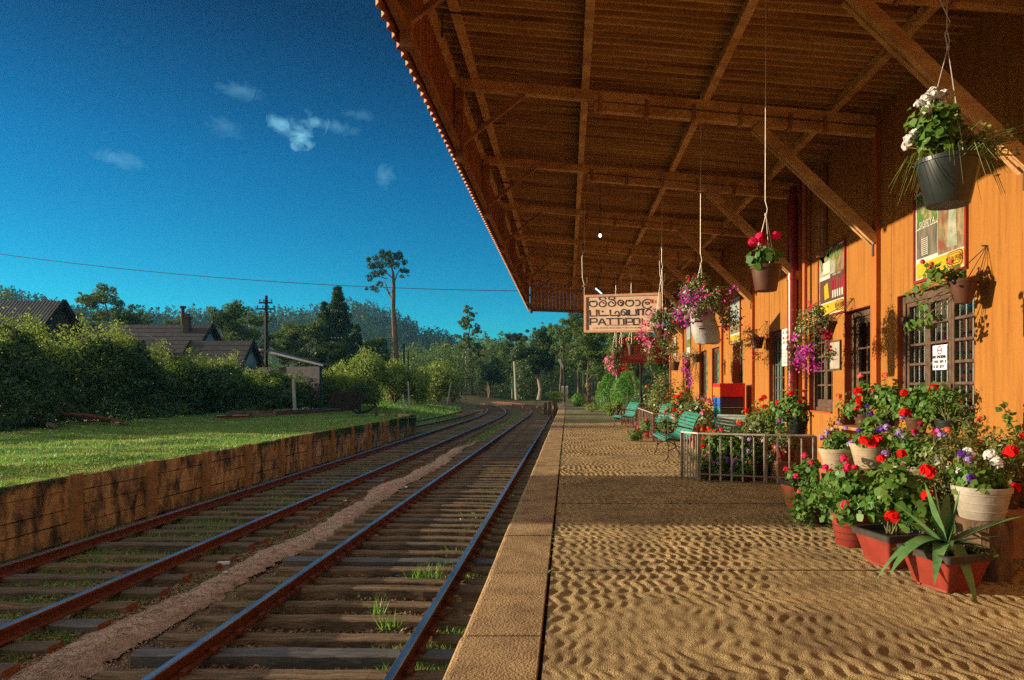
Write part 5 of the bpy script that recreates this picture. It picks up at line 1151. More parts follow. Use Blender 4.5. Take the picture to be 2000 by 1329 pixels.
# beds behind the railings
GB = 'flowers growing behind the low fences'
def bedplant(px, py, d, z, lb, rad, hgt, sd, nl, ls, heads, mt='leaf', pot=('terra',.13,.16,.22), shape=ROUND, **kw):
    c = Vector(((px-VX)*d/F, d, z)); t = thing('flowering_plant', lb, 'potted plant', tuple(c), group=GB)
    if z > .05:
        s_ = thing('block_stand', 'dark block lifting the '+lb.split(',')[0], 'stand', (c.x,c.y,0)); MB().box((c.x,c.y,z/2-.002),(.28,.28,z-.006),bev=.006).build('block','timber_dark',s_)
    tp = pot_round(t, c, pot[1], pot[2], pot[3], pot[0], n=18); plant(t, tp, rad, hgt, sd, nl, ls, mt, shape, ncl=22, low=-.1, heads=heads, **kw)
bedplant(1395,900,9.9,0,'red geranium behind the corner of the near fence, in a terracotta pot',.28,.40,401,380,.036,[('scarlet',4,.055),('coral',2,.045)])
bedplant(1425,905,9.75,0,'bushy geranium behind the middle of the near fence, with no stand',.34,.52,402,520,.036,[('scarlet',4,.058),('hotpink',1,.05)])
bedplant(1460,905,9.6,0,'pink flowered plant low behind the near fence, beside the red planter',.28,.30,403,380,.032,[('lilac',3,.045),('coral',2,.04)])
bedplant(1412,925,9.55,0,'violet petunias at the foot of the near fence',.20,.12,404,220,.026,[('violet',4,.04),('lilac',3,.04),('magenta',2,.04)],pot=('brownpot',.10,.13,.12))
bedplant(1450,930,9.45,0,'purple and pink petunias at the foot of the near fence',.22,.12,405,240,.026,[('violet',5,.042),('magenta',2,.042),('pink',2,.04)],pot=('brownpot',.10,.13,.12))
bedplant(1380,925,9.6,0,'small pink bedding plant just inside the fence corner',.16,.16,406,170,.026,[('pink',3,.036)],pot=('brownpot',.09,.12,.12))
bedplant(1530,890,9.35,.30,'mixed lilac and olive trailing plant, beside the dark green pot',.26,.26,407,460,.026,[('lilac',2,.05),('magenta',2,.036)],'leaf_olive',shape=DIAMOND,trail=10,trad=.24,tl=.5)
bedplant(1365,800,14.6,.30,'pink geranium beside the painted cabinet, on a block',.40,.62,408,560,.042,[('pink',8,.07),('coral',3,.06)],'leaf_olive')
bedplant(1480,850,11.6,.2,'leggy red geranium behind the grey seat, near the wall',.36,.52,409,460,.038,[('scarlet',4,.06)],'leaf_olive')
bedplant(1322,795,17.6,.42,'scarlet geranium in a grey bucket above the second fence',.26,.36,410,330,.042,[('scarlet',7,.075),('coral',2,.06)],pot=('whitepot',.13,.17,.28))
bedplant(1300,845,16.9,0,'red flowers behind the bars of the second fence, in a clay pot',.28,.36,411,330,.038,[('scarlet',4,.06)])
bedplant(1268,848,17.6,0,'hot pink flowers in the corner of the second fence, low down',.28,.34,412,330,.038,[('hotpink',3,.06),('scarlet',2,.06)])
bedplant(1335,850,16.6,0,'coral geranium at the right end of the second fence, low pot',.30,.40,413,360,.038,[('coral',3,.06),('scarlet',2,.055)])
bedplant(1240,862,16.6,0,'pink and magenta plant standing outside the second fence on the paving',.20,.24,414,300,.03,[('magenta',4,.045),('coral',2,.04)],pot=('brownpot',.08,.11,.1),shape=DIAMOND)
bedplant(1296,790,22.8,.0,'tall pale flowering shrub against the end of the building, behind the benches',.62,1.35,415,700,.05,[('coral',4,.08),('scarlet',2,.08)],'leaf_olive')
bedplant(1340,790,21.4,.0,'green shrub with peach heads by the last window, taller than the benches',.5,1.05,416,560,.05,[('coral',6,.08)],'leaf_olive')
# ================================================================= LITTER
def scrap(px, py, s, lb, m='paper', box=False):
    g = ground(px,py,-.955); t = MB(); q = random.Random(px)
    if box: t.box((g.x,g.y,g.z+.02),(s*2,s*.8,.03),rz=.25)
    else:
        n = 7; P = [(g.x+s*(.6+.4*q.random())*math.cos(6.28*i/n), g.y+s*(.6+.4*q.random())*math.sin(6.28*i/n), g.z+q.uniform(.005,.03)) for i in range(n)]+[(g.x,g.y,g.z+s*.55)]
        t.add(P, [(i,(i+1)%n,n) for i in range(n)]); t.add([(p[0],p[1],p[2]-.006) for p in P[:n]], [tuple(range(n-1,-1,-1))])
    o = t.build('paper_scrap', m); tag(o, lb, 'litter', 'litter on the track bed')
scrap(437,1103,.07,'flattened white paper carton lying by the gravel path','paper',True)
scrap(440,1120,.05,'small crumpled white scrap just below the flattened carton')
scrap(675,980,.06,'crumpled pale scrap on the gravel path beyond the carton'); scrap(792,953,.07,'bluish white crumpled scrap beside the near left rail')
scrap(777,1128,.03,'tiny blue scrap between two sleepers in the sun','blue'); scrap(735,1048,.05,'pinkish torn scrap by the near rail','board'); scrap(295,1003,.06,'white crumpled scrap at the foot of the plank wall')
# ================================================================= LEFT: HEDGE, DEBRIS, BUFFER STOP
rg = np.random.default_rng(99)
HX = lambda d: -18.8+.0*d
def htop(d):
    base = np.interp(d, [-6,6.8,7.4,10.4,11.0,14,20,24,28,33,38,46,52,58], [.4,.4,.4,.4,.4,.5,2.0,3.55,3.2,2.6,2.25,1.8,1.6,1.5])
    return base+(.55*vnoise(d, d*0, 71, .9)+.45*vnoise(d, d*0, 72, 2.6))*np.clip(base/2.2,.9,1.2)
n = 105000; d = rg.uniform(-2, 58, n); d = np.where(rg.uniform(0,1,n) < .72, rg.uniform(20,58,n), d); depth = rg.uniform(0,1,n)**1.6*2.4; H = htop(d)-.35*np.clip(depth-1.4,0,9); u = rg.uniform(0,1,n)**.8; bul = 1.25*vnoise(d, u*5, 73, .9)+.45*vnoise(d, u*9, 74, 2.4)
x = HX(d)+.9-depth-1.1*u**2+bul*.8; z = .02+H*u
P = np.stack([x,d,z],1); hd = thing('overgrown_hedge', 'tall overgrown hedge in deep shade along the back of the grass, hiding the houses', 'hedge', (-19.5,30,0))
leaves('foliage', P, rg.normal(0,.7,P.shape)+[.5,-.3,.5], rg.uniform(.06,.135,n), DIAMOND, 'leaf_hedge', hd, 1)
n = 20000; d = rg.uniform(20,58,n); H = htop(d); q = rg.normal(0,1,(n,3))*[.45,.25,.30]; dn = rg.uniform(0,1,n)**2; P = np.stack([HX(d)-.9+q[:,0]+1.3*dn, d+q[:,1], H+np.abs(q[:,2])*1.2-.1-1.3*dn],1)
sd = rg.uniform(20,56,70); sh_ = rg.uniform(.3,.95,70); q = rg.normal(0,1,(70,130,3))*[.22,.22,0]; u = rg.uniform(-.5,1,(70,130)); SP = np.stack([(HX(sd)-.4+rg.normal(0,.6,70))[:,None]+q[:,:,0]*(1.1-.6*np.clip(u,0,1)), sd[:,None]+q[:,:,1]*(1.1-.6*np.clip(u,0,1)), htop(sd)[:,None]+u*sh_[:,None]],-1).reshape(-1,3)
k = vnoise(d, d*0, 75, 3.5) > -.3; P = np.concatenate([P[k], SP]); leaves('lit_top_shoots', P, rg.normal(size=P.shape)+[-.4,-.3,0], rg.uniform(.04,.085,len(P)), DIAMOND, 'leaf_bright', hd, 2)  # top leaves take a brighter colour to imitate the sunlit fringe
b = MB()
for _ in range(150):
    dd = rg.uniform(20,58); x = HX(dd)-.6+rg.normal(0,.3); h = float(htop(np.array([dd]))[0]); b.tube([(x,dd,0),(x+rg.normal(0,.15),dd+rg.normal(0,.15),h*.6),(x+rg.normal(0,.3),dd+rg.normal(0,.3),h+rg.uniform(0,.5))],[.03,.02,.006],5,caps=False)
b.build('stem', 'bark', hd)
def band_tree(x, y, lb, seed):
    t = thing('flat_crowned_tree', lb, 'tree', (x,y,-.05), 0, 'small trees beyond the left of the grass'); g = np.random.default_rng(seed); n = 5200; P = np.stack([x+g.normal(0,.55,n), y+np.clip(g.normal(0,.5,n),-.95,.95), 3.55+g.uniform(-.36,.34,n)],1); leaves('crown', P, g.normal(size=P.shape)+[.8,0,.3], g.uniform(.07,.14,n), DIAMOND, 'leaf_hedge', t, seed); b = MB(); b.tube([(x,y,-.1),(x+.05,y,1.6),(x,y,2.9)],[.09,.08,.06],7)
    for k in range(6): b.tube([(x,y,2.8),(x+g.normal(0,.4),y+.8*math.cos(k),3.5)],[.05,.015],5,caps=False)
    b.build('trunk','bark',t)
for i, y in enumerate((8.1,9.6)): band_tree(-19.2, y, ('nearer','farther')[i]+' of two small flat crowned trees left of the grass, out of view', 600+i)
def bush(px, dd, zt, rx, n, lb, mt, seed, z0=0.0, ls=.09, name='bush', ry=None, sx=1.0, group='sunlit bushes at the end of the goods platform', lobes=22, stem=True):
    c = Vector(((px-VX)*dd/F, dd, z0)); t = thing(name, lb, 'bush', tuple(c), group=group); g = np.random.default_rng(seed); H = zt-z0; cs = []
    for _ in range(lobes):
        a = g.uniform(0,6.28); k = g.uniform(0,1)**.5; cs.append((c.x+rx*.62*k*math.cos(a), c.y+(ry or rx)*.62*k*math.sin(a), z0+H*g.uniform(.18,.86)*(1-.25*k), rx*g.uniform(.17,.40)))
    cs.append((c.x, c.y, zt-H*.22, rx*.36)); per = n//len(cs); P, Nn_ = [], []
    for (x,y,z,r) in cs:
        v = g.normal(size=(per,3)); v /= np.linalg.norm(v,axis=1,keepdims=True); rr_ = r*g.uniform(.35,1.08,(per,1))**.6*(1+.25*np.sin(v[:,:1]*7+z)*np.cos(v[:,1:2]*6)); p = np.array([x,y,z])+v*rr_*[1,1,min(1.0,H/(2*rx))*1.15]; p[:,2] = np.maximum(p[:,2], z0+.02); P.append(p); Nn_.append(v+g.normal(0,.6,v.shape)+[-.3,-.2,0])
    leaves('foliage', np.concatenate(P), np.concatenate(Nn_), ls*g.uniform(.6,1.15,per*len(cs)), DIAMOND, mt, t, seed)
    if stem:
        b = MB()
        for (x,y,z,r) in cs: b.tube([(c.x,c.y,z0),((c.x+x)/2,(c.y+y)/2,z0+(z-z0)*.55),(x,y,z)],[.05,.035,.012],5,caps=False)
        b.build('stem','bark',t)
    return t
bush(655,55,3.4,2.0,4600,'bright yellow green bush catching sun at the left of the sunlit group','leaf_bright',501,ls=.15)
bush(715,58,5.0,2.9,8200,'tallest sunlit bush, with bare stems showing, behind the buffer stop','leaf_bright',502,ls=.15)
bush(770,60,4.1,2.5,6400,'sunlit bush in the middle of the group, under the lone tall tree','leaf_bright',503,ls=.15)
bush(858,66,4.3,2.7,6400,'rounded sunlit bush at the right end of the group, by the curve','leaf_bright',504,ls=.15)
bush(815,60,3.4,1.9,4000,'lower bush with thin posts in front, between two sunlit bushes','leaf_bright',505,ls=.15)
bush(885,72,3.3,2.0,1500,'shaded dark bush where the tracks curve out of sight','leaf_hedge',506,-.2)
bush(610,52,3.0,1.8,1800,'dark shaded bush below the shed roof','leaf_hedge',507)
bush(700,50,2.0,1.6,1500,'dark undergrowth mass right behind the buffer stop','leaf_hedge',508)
for i, (px, py0, py1, dd, lb) in enumerate(((576,742,800,38,'leaning pale concrete fence post in the hedge'),(790,770,806,52,'short concrete fence post among the sunlit bushes'),(873,747,790,64,'thin leaning stake by the rounded bush at the curve'),(800,745,800,56,'thin pale stake between two sunlit bushes'))):
    a = at(px,py1,dd); c = at(px+(3 if i != 2 else -8)*-1,py0,dd); t = thing('fence_post', lb, 'post', (a.x,a.y,a.z)); MB().bar((a.x,a.y,min(a.z,0)), c, .14 if i == 0 else .10, .14 if i == 0 else .10, up=(0,1,0)).build('shaft','polepale',t)
# buffer stop
bs = thing('buffer_stop', 'rusty buffer stop with a dark board and triangular side frames at the siding end', 'buffer stop', (-10.6,33.5,0))
def S(px, py, d=33.5): return at(px,py,d)
b = MB(); b.prism([S(648,765,34.5),S(640,798,34.5),S(699,800,34.5),S(704,766,34.5)], (0,.25,0)); b.build('board','poledark',bs)
for dy, nm in ((33.2,0),(31.9,1)):
    b = MB(); a, m_, l, r_ = S(702,766,dy), S(668,783,dy), S(697,807,dy), S(734,791,dy)
    b.bar(a,m_,.09,.09,up=(0,1,0)); b.bar(m_,l,.09,.09,up=(0,1,0)); b.bar(a,r_,.11,.11,up=(0,1,0)); b.bar(a,S(703,806,dy),.10,.10,up=(0,1,0)); b.tube([l,S(712,805,dy),S(724,800,dy),r_],.07,6); b.build('side_frame','poledark' if nm else 'iron',bs)
b = MB(); b.bar(S(734,791,33.2),S(734,812,33.2),.1,.1,up=(0,1,0)); b.bar(S(734,791,31.9),S(734,813,31.9),.1,.1,up=(0,1,0)); b.build('rear_post','iron',bs)
def loose_rail(a, c, lb, m=('rust','steel')):
    t = MB(); P = []; a, c = Vector(a), Vector(c); u = (c-a).normalized(); s = u.cross(Vector((0,0,1))).normalized(); n = len(RAILP)
    for p in (a, c):
        for (x, z) in RAILP: P.append(p+s*x+Vector((0,0,z)))
    fs = [(j,(j+1)%n,n+(j+1)%n,n+j) for j in range(n)]+[tuple(range(n-1,-1,-1)), tuple(n+j for j in range(n))]; t.add(P, fs, [1 if j in (6,7,8) else 0 for j in range(n)]+[0,0]); o = t.build('rail_length', list(m)); tag(o, lb, 'rail', 'lengths of old rail on the grass')
g0 = lambda px, py: ground(px,py,-.02)
loose_rail(g0(432,818), g0(690,806)+Vector((0,0,.1)), 'long rail ending under the buffer stop, nearer of the pair'); loose_rail(g0(488,812), g0(640,801), 'long rail beyond the nearer one, leading to the buffer stop'); loose_rail(g0(424,817.5), g0(486,816.5), 'short rail length lying left of the long pair')
sb = thing('sleeper_stack', 'low stack of dark timber under the left rail ends', 'timber stack', tuple(g0(500,815))); c = g0(500,815)
MB().box((c.x,c.y,.12),(1.9,.3,.24),rz=.1).build('timber','sleeper_dark',sb); MB().box((c.x-.7,c.y+.5,.13),(1.5,.3,.26),rz=.05).build('timber','sleeper_dark',sb)
# timber and old rails lying at the left
def log(px0, py0, px1, py1, r, lb, m='sleeper_dark', arch=.0, z=.0):
    a, c = ground(px0,py0,-.02), ground(px1,py1,-.02); a.z = c.z = r+z; mid = a.lerp(c,.5)+Vector((0,0,arch)); o = MB().tube([a, a.lerp(mid,.5)+Vector((0,0,arch*.35)), mid, mid.lerp(c,.5)+Vector((0,0,arch*.25)), c], [r*.9,r,r,r*.95,r*.8], 9).build('timber_log', m, None, smooth=True); tag(o, lb, 'timber', 'old timber lying along the hedge')
log(-60,838,82,836,.20,'thick short log with a pale broken end in front of the rail pile','sleeper'); log(-80,829,190,826,.10,'long dark timber lying on top of the pile',z=.18); log(-40,832,240,832,.07,'long bent rail arching over the pile down to the grass','rust',arch=.28,z=.06)
log(78,833,108,841,.10,'short dark log end pointing at the camera beside the thick log'); log(150,828,248,834,.05,'thin bent bar lying off the right end of the pile','iron',arch=.10)
# ================================================================= HOUSES
def gable_house(nm, lb, x0, x1, y0, y1, ze, zr, roofm, over=.35, corrug=False, z0=-.2, chim=None, finial=False):
    t = thing(nm, lb, 'house', ((x0+x1)/2,(y0+y1)/2,z0)); ym = (y0+y1)/2
    b = MB(); b.add([(x0,y0,z0),(x1,y0,z0),(x1,y1,z0),(x0,y1,z0),(x0,y0,ze),(x1,y0,ze),(x1,y1,ze),(x0,y1,ze),(x0,ym,zr-.1),(x1,ym,zr-.1)],[(0,1,5,4),(2,3,7,6),(1,2,6,9,5),(3,0,4,8,7)]); b.build('wall','brick' if corrug else 'housewall',t)
    sl = (zr-ze)/(ym-y0); yo, zo = y0-over, ze-over*sl; yo2 = y1+over
    rf = MB(); xa, xb = x0-over, x1+over
    if corrug:
        n = int((xb-xa)/.022); P = [];
        for i in range(n+1):
            x = xa+(xb-xa)*i/n; w = .018*math.sin(2*math.pi*i/8); P += [(x,yo,zo+w),(x,ym,zr+w),(x,yo2,zo+w)]
        rf.add(P,[(3*i,3*i+3,3*i+4,3*i+1) for i in range(n)]+[(3*i+1,3*i+4,3*i+5,3*i+2) for i in range(n)])
    else:
        rows = max(4,int((ym-yo)/.28)); 
        for s_ in (0,1):
            for k in range(rows):
                ya_, yb_ = (yo+(ym-yo)*k/rows, yo+(ym-yo)*(k+1)/rows); za_, zb_ = zo+(zr-zo)*k/rows, zo+(zr-zo)*(k+1)/rows
                if s_: ya_, yb_ = y0+y1-ya_, y0+y1-yb_
                rf.prism([(xa,ya_,za_+.05),(xb,ya_,za_+.05),(xb,yb_,zb_+.02),(xa,yb_,zb_+.02)],(0,0,-.07))
    r_ = rf.build('roof',roofm,t,smooth=corrug)
    for x in (x0-over, x1+over): MB().bar((x,yo,zo),(x,ym,zr),.05,.24,up=(0,-sl,1)).build('barge_board','poledark',t); MB().bar((x,ym,zr),(x,yo2,zo),.05,.24,up=(0,sl,1)).build('barge_board','poledark',t)
    if finial: MB().lathe([(.05,-.1),(.06,.1),(.03,.35),(.05,.45),(.004,.8)],8,(x1+over,ym,zr)).build('finial','poledark',r_)
    if chim:
        c = MB(); c.box((chim[0],chim[1],(chim[2]+zr-1)/2),(.36,.36,chim[2]-zr+1),bev=.02); c.box((chim[0],chim[1],chim[2]+.05),(.5,.5,.1)); c.box((chim[0],chim[1],chim[2]+.2),(.24,.24,.2)); c.build('chimney','brick',r_)
    return t
h = gable_house('bungalow','low bungalow with a grey corrugated roof at the left edge behind the hedge',-37,-26.6,33.5,36.0,4.5,5.9,'housesheet',corrug=True)
for x in (-30.5,-28.2): f = MB().box((x,33.48,3.4),(1.0,.06,1.0)).build('window','frame',h); MB().box((x,33.44,3.4),(.85,.02,.85)).build('pane','glass',f)
h = gable_house('tiled_house','dark tiled house with white walls, a brick chimney and a spiked gable end',-31.5,-24.2,43,46.6,3.9,5.6,'tile',chim=(-25.3,44.3,6.0),finial=True)
for x in (-29.5,-27,-25.2): f = MB().box((x,42.97,2.8),(.8,.06,1.1)).build('window','frame',h); MB().box((x,42.93,2.8),(.68,.02,.95)).build('pane','glass',f)
gable_house('tiled_house','lower tiled wing with pale walls joined to the gabled house',-24.1,-20.7,42.0,44.4,3.1,4.4,'tile')
b = thing('shed','long dark sheet roofed shed sloping down beside the telegraph pole','shed',(-21,50,0))
a0, a1, a2, a3 = at(505,682,49), at(628,712,47), at(640,712,53), at(520,680,55)
MB().prism([a0,a1,a2,a3],(0,0,-.12)).build('roof','housesheet',b); MB().prism([(a0.x+.3,a0.y+.4,0),(a1.x-.3,a1.y+.4,0),(a2.x-.3,a2.y-.4,0),(a3.x+.3,a3.y-.4,0)],(0,0,2.9)).build('wall','tile',b)
MB().bar(at(500,681,49.3),at(632,714,46.8),.12,.12).build('gutter','housesheet',b)
c = at(325,640,47); t = thing('flue_pipe','bare dark flue pipe standing up behind the tiled house','pipe',(c.x,c.y+2,0)); MB().tube([(c.x,c.y+2,0),(c.x,c.y+2,at(325,600,49).z)],.13,10).build('pipe','brick',t); MB().lathe([(.17,0),(.23,.02),(.23,.15),(.17,.17)],10,(c.x,c.y+2,at(325,600,49).z-.1)).build('collar','brick',t)
# ================================================================= POLES AND WIRE
def pole(px, py0, py1, dd, r, lb, arms=(), m='poledark', ins=False, lean=0):
    a, c = at(px,py1,dd), at(px+lean,py0,dd); t = thing('utility_pole', lb, 'pole', (a.x,a.y,min(a.z,0))); MB().tube([(a.x,a.y,min(a.z,-.2)), c],[r,r*.7],8).build('shaft',m,t)
    for (py, w, n) in arms:
        z = at(px,py,dd).z; q = MB().box((c.x,c.y-.1,z),(w,.10,.11)).build('crossarm',m,t)
        for k in range(n):
            x = c.x-w/2+.06+(w-.12)*k/(n-1); MB().lathe([(.02,0),(.02,.08),(.055,.09),(.06,.15),(.04,.19),(.005,.21)],8,(x,c.y-.1,z+.05)).build('insulator','insulator' if ins else 'poledark',q)
    return t
pole(520,578,740,50,.16,'black telegraph pole with two crossarms beside the tiled wing',[(592,1.0,4),(604,1.35,4)]); pole(658,656,740,80,.14,'distant telegraph pole with shining white insulators before the cypresses',[(663,1.3,4),(672,1.0,2)],ins=True)
pole(789,672,735,85,.16,'plain dark pole right of the lone tall tree'); pole(797,684,735,95,.14,'thinner dark pole just behind the plain one')
pole(1008,700,781,112,.20,'slender pale concrete pole standing by the curve',m='polepale',lean=-4); pole(910,680,760,150,.22,'far thin pale pole among the forest trees',m='polepale')
t = pole(1104,710,778,66,.13,'dark lamp post with a pale tilted lamp head past the platform end',lean=-3); a, c = at(1100,718,66), at(1091,702,66); MB().bar(a,c,.22,.12,up=(0,1,0)).build('lamp_head','whitepaint',t)
for i, (px, dd) in enumerate(((1099,64),(1107,64.5))):
    a = at(px,757,dd); t = thing('gate_post','left white gatepost below the lamp post' if i == 0 else 'right white gatepost below the lamp post','gatepost',(a.x,a.y,-.1)); MB().box((a.x,a.y,a.z/2-.05),(.26,.26,a.z+.1),bev=.02).build('shaft','board',t); MB().lathe([(.2,0),(.2,.05),(.02,.16)],4,(a.x,a.y,a.z),rz=.785).build('cap','whitepaint',t)
a = at(1000,756,105); t = thing('blue_sign','small blue sign on a pole by the far curve','sign',(a.x,a.y,0)); MB().box((a.x,a.y,a.z),(.7,.06,.55)).build('panel','tealpane',t); MB().tube([(a.x,a.y+.06,-.2),(a.x,a.y+.06,a.z)],.06,8).build('post','polepale',t)
p1 = Vector((-1.5,25.55,5.06)); p0 = at(-420,425,30)
pts = [p0.lerp(p1,k/30)+Vector((0,0,-.75*4*(k/30)*(1-k/30))) for k in range(31)]
o = MB().tube(pts,.013,5).build('overhead_wire','iron'); tag(o,'single overhead wire sagging across the sky to the canopy corner','wire')
a = p0; t = thing('utility_pole','telegraph pole carrying the single wire, beyond the left edge of the view','pole',(a.x,a.y,0)); MB().tube([(a.x,a.y,-.2),(a.x,a.y,a.z+.5)],[.16,.11],8).build('shaft','poledark',t)
# platform-end timber stubs
for i, (px, h, dd, lb) in enumerate(((1066,.75,57,'leftmost weathered stub at the end of the platform'),(1073,.85,55,'middle weathered stub at the end of the platform'),(1083,.95,51,'thickest weathered stub, nearest of the three at the platform end'))):
    x = (px-VX)*dd/F; t = MB(); t.box((x,dd,-.9+(h+.2)/2),(.32,.35,h+.4),rz=.2*i,taper=.85,bev=.03); o = t.build('timber_stub','stump'); tag(o,lb,'post stub')

for i, (px, dd, zt, rx, lb) in enumerate(((185,29,4.3,1.2,'tall wispy shrub rising from the hedge in front of the bungalow gable'),(255,31,4.1,1.3,'tall loose shrub above the hedge between the two houses'),(330,35,3.9,1.3,'loose shrub above the hedge before the tiled roof'),(395,38,3.5,1.1,'loose shrub hiding the walls of the tiled house'),(470,42,3.4,1.2,'shrub above the hedge below the lower tiled wing'),(60,27,4.6,1.2,'wispy shrub at the left edge overlapping the grey roof'))):
    bush(px, dd, zt, rx, 1700, lb, 'leaf_bright' if i % 2 else 'leaf_hedge', 520+i, .8, .065, name='shrub', group='tall shrubs rising out of the hedge', lobes=16)
# ================================================================= TREES
def clump_leaves(cs, per, ls, g, squash=.75):
    P, Nm, S = [], [], []
    for (c, r) in cs:
        k = max(3, int(per*r*r)); v = g.normal(size=(k,3)); v /= np.linalg.norm(v,axis=1,keepdims=True); p = np.array(c)+v*r*g.uniform(.25,1.1,(k,1))**.55*[1,1,squash]; P.append(p); Nm.append(v+g.normal(0,.7,v.shape)+[0,0,.3]); S.append(ls*g.uniform(.55,1.25,k))
    return np.concatenate(P), np.concatenate(Nm), np.concatenate(S)
def tree(nm, lb, px, dd, z0, z1, cw, kind, seed, mt='leaf_forest', ls=.28, dens=130, bark='bark', group=None, limbs=9, cat='tree'):
    g = np.random.default_rng(seed); H = z1-z0; c = Vector(((px-VX)*dd/F, dd, z0)); t = thing(nm, lb, cat, tuple(c), group=group); tr = MB(); cs = []
    P3 = lambda x, y, z: Vector((c.x+x, c.y+y, z0+z))
    if kind == 'gum':      # tall open crown in separate puffs on rising limbs
        lean = g.normal(0,.04)*H; r0 = .018*H+.06
        spine = [P3(lean*u*u+g.normal(0,.012)*H*(u>0), g.normal(0,.01)*H, H*u*.93) for u in np.linspace(0,1,7)]; tr.tube(spine,[r0*(1-.85*u) for u in np.linspace(0,1,7)],7)
        for k in range(limbs):
            u = g.uniform(.38,.95); i = int(u*6); s = spine[i].lerp(spine[min(i+1,6)], u*6-i); a = g.uniform(0,6.28); L = cw*.5*g.uniform(.5,1.05)*(1.15-.55*u); e = s+Vector((L*math.cos(a), L*math.sin(a), L*g.uniform(.35,.9))); m = s.lerp(e,.5)+Vector((0,0,-.04*L)); tr.tube([s,m,e],[r0*.35*(1.1-u),r0*.22*(1.1-u)+.01,.012],5,caps=False)
            cs.append((e, cw*g.uniform(.07,.15)))
            for _ in range(5): cs.append((e+Vector(g.normal(0,cw*.13,3)), cw*g.uniform(.045,.11)))
        cs.append((spine[-1], cw*.16)); cs.append((spine[-1]+Vector((0,0,H*.05)), cw*.10))
    elif kind == 'cone':   # cypress
        tr.tube([P3(0,0,0),P3(0,0,H*.5),P3(0,0,H*.96)],[.02*H,.012*H,.02],7)
        for k in range(int(limbs*10)):
            u = g.uniform(.04,1)**.9; a = g.uniform(0,6.28); rr_ = cw*.5*(1-u)**.75*g.uniform(.45,1.0); s = P3(0,0,H*u*.96); e = s+Vector((rr_*math.cos(a), rr_*math.sin(a), rr_*.55)); tr.tube([s,e],[.05,.012],4,caps=False); cs.append((e, cw*.15*(1.25-u)+.22))
    elif kind == 'round':
        r0 = .03*H+.05; fk = H*.34; tr.tube([P3(0,0,0),P3(.03*H,0,fk*.5),P3(0,0,fk)],[r0,r0*.8,r0*.7],8)
        for k in range(limbs):
            a = 6.28*k/limbs+g.uniform(-.3,.3); u = g.uniform(.2,1); e = P3(cw*.42*u*math.cos(a), cw*.42*u*math.sin(a), fk+(H-fk)*g.uniform(.25,.9)*(1.15-.35*u)); m = P3(cw*.16*u*math.cos(a), cw*.16*u*math.sin(a), fk+(e.z-z0-fk)*.55); tr.tube([P3(0,0,fk*.92),m,e],[r0*.5,r0*.3,.02],5,caps=False); cs.append((e,cw*g.uniform(.14,.22)))
            for _ in range(2): cs.append((e+Vector(g.normal(0,cw*.10,3)),cw*g.uniform(.10,.16)))
    P, Nm, S = clump_leaves(cs, dens*(1.0 if kind == 'cone' else 2.6), ls*(1.0 if kind == 'cone' else .66), g); tr.build('trunk', bark, t, smooth=True); leaves('crown', P, Nm, S, DIAMOND, mt, t, seed); return t
# lone tall tree with a bare trunk and a flat ragged head leaning left
dd = 75; t = thing('lone_pine', 'lone tall tree with a bare trunk and a ragged flat head above the bushes', 'tree', tuple(at(775,735,dd)))
Q = lambda px, py, o=0: at(px,py,dd+o); tr = MB()
tr.tube([Vector((Q(775,735).x,dd,-.3)),Q(773,690),Q(770,640),Q(768,600),Q(769,560),Q(768,535),Q(762,510)],[.36,.31,.27,.24,.2,.14,.05],9)
for pts, r in (([(768,588),(760,575),(755,560),(750,548)],.13),([(770,640),(776,622),(777,612)],.07),([(771,612),(777,600)],.05),([(773,655),(778,642)],.05),([(769,555),(776,535),(784,522)],.09),([(768,545),(752,530),(738,520)],.09),([(762,572),(748,560),(733,562)],.06),([(764,520),(770,505),(778,500)],.06),([(755,545),(740,540),(725,545)],.06),([(773,672),(764,660),(758,652)],.05)):
    tr.tube([Q(a,c,(i*.5)) for i,(a,c) in enumerate(pts)],[r*(1-.7*i/(len(pts)-1)) for i in range(len(pts))],6,caps=False)
tr.build('trunk','bark',t,smooth=True); g = np.random.default_rng(3); cs = []
for (px,py,r) in ((733,504,.55),(748,500,.75),(765,500,.7),(778,503,.6),(790,512,.5),(788,528,.55),(795,532,.3),(725,520,.6),(740,518,.8),(757,514,.8),(772,518,.6),(722,542,.5),(733,535,.65),(748,532,.6),(728,562,.45),(735,568,.4),(742,555,.45),(785,540,.35),(760,495,.45),(720,508,.4),(780,494,.35)):
    cs.append((Q(px,py,g.normal(0,.7)), r*.86)); cs.append((Q(px+g.normal(0,5),py+g.normal(0,4),g.normal(0,1.0)), r*.5))
P, Nm, S = clump_leaves(cs, 420, .15, g, .8); leaves('crown', P, Nm, S, DIAMOND, 'leaf_dark', t, 2)
G = 'trees standing beyond the hedge and houses'
tree('cypress','tallest dark cypress with a pointed double top beyond the shed',660,86,-.3,15.0,5.6,'cone',21,'leaf_dark',.26,170,limbs=13,group=G)
tree('cypress','second cypress peak, shorter, touching the left side of the tallest',634,84,-.3,12.6,4.4,'cone',22,'leaf_dark',.26,170,limbs=11,group=G)
tree('cypress','small cypress at the right foot of the tallest one',697,90,-.3,10.2,3.2,'cone',23,'leaf_dark',.26,170,limbs=8,group=G)
tree('cypress','broad pale green cypress low in front of the tallest',668,78,-.3,7.2,5.4,'cone',24,'leaf_tree',.26,150,limbs=9,group=G)
tree('gum_tree','open branched gum tree reaching left from the cypresses',600,80,-.3,8.8,6.4,'gum',25,limbs=12,group=G)
tree('gum_tree','tall feathery gum tree between the two houses, highest of the left group',218,72,-.3,12.6,5.4,'gum',26,limbs=16,dens=150,ls=.24,group=G)
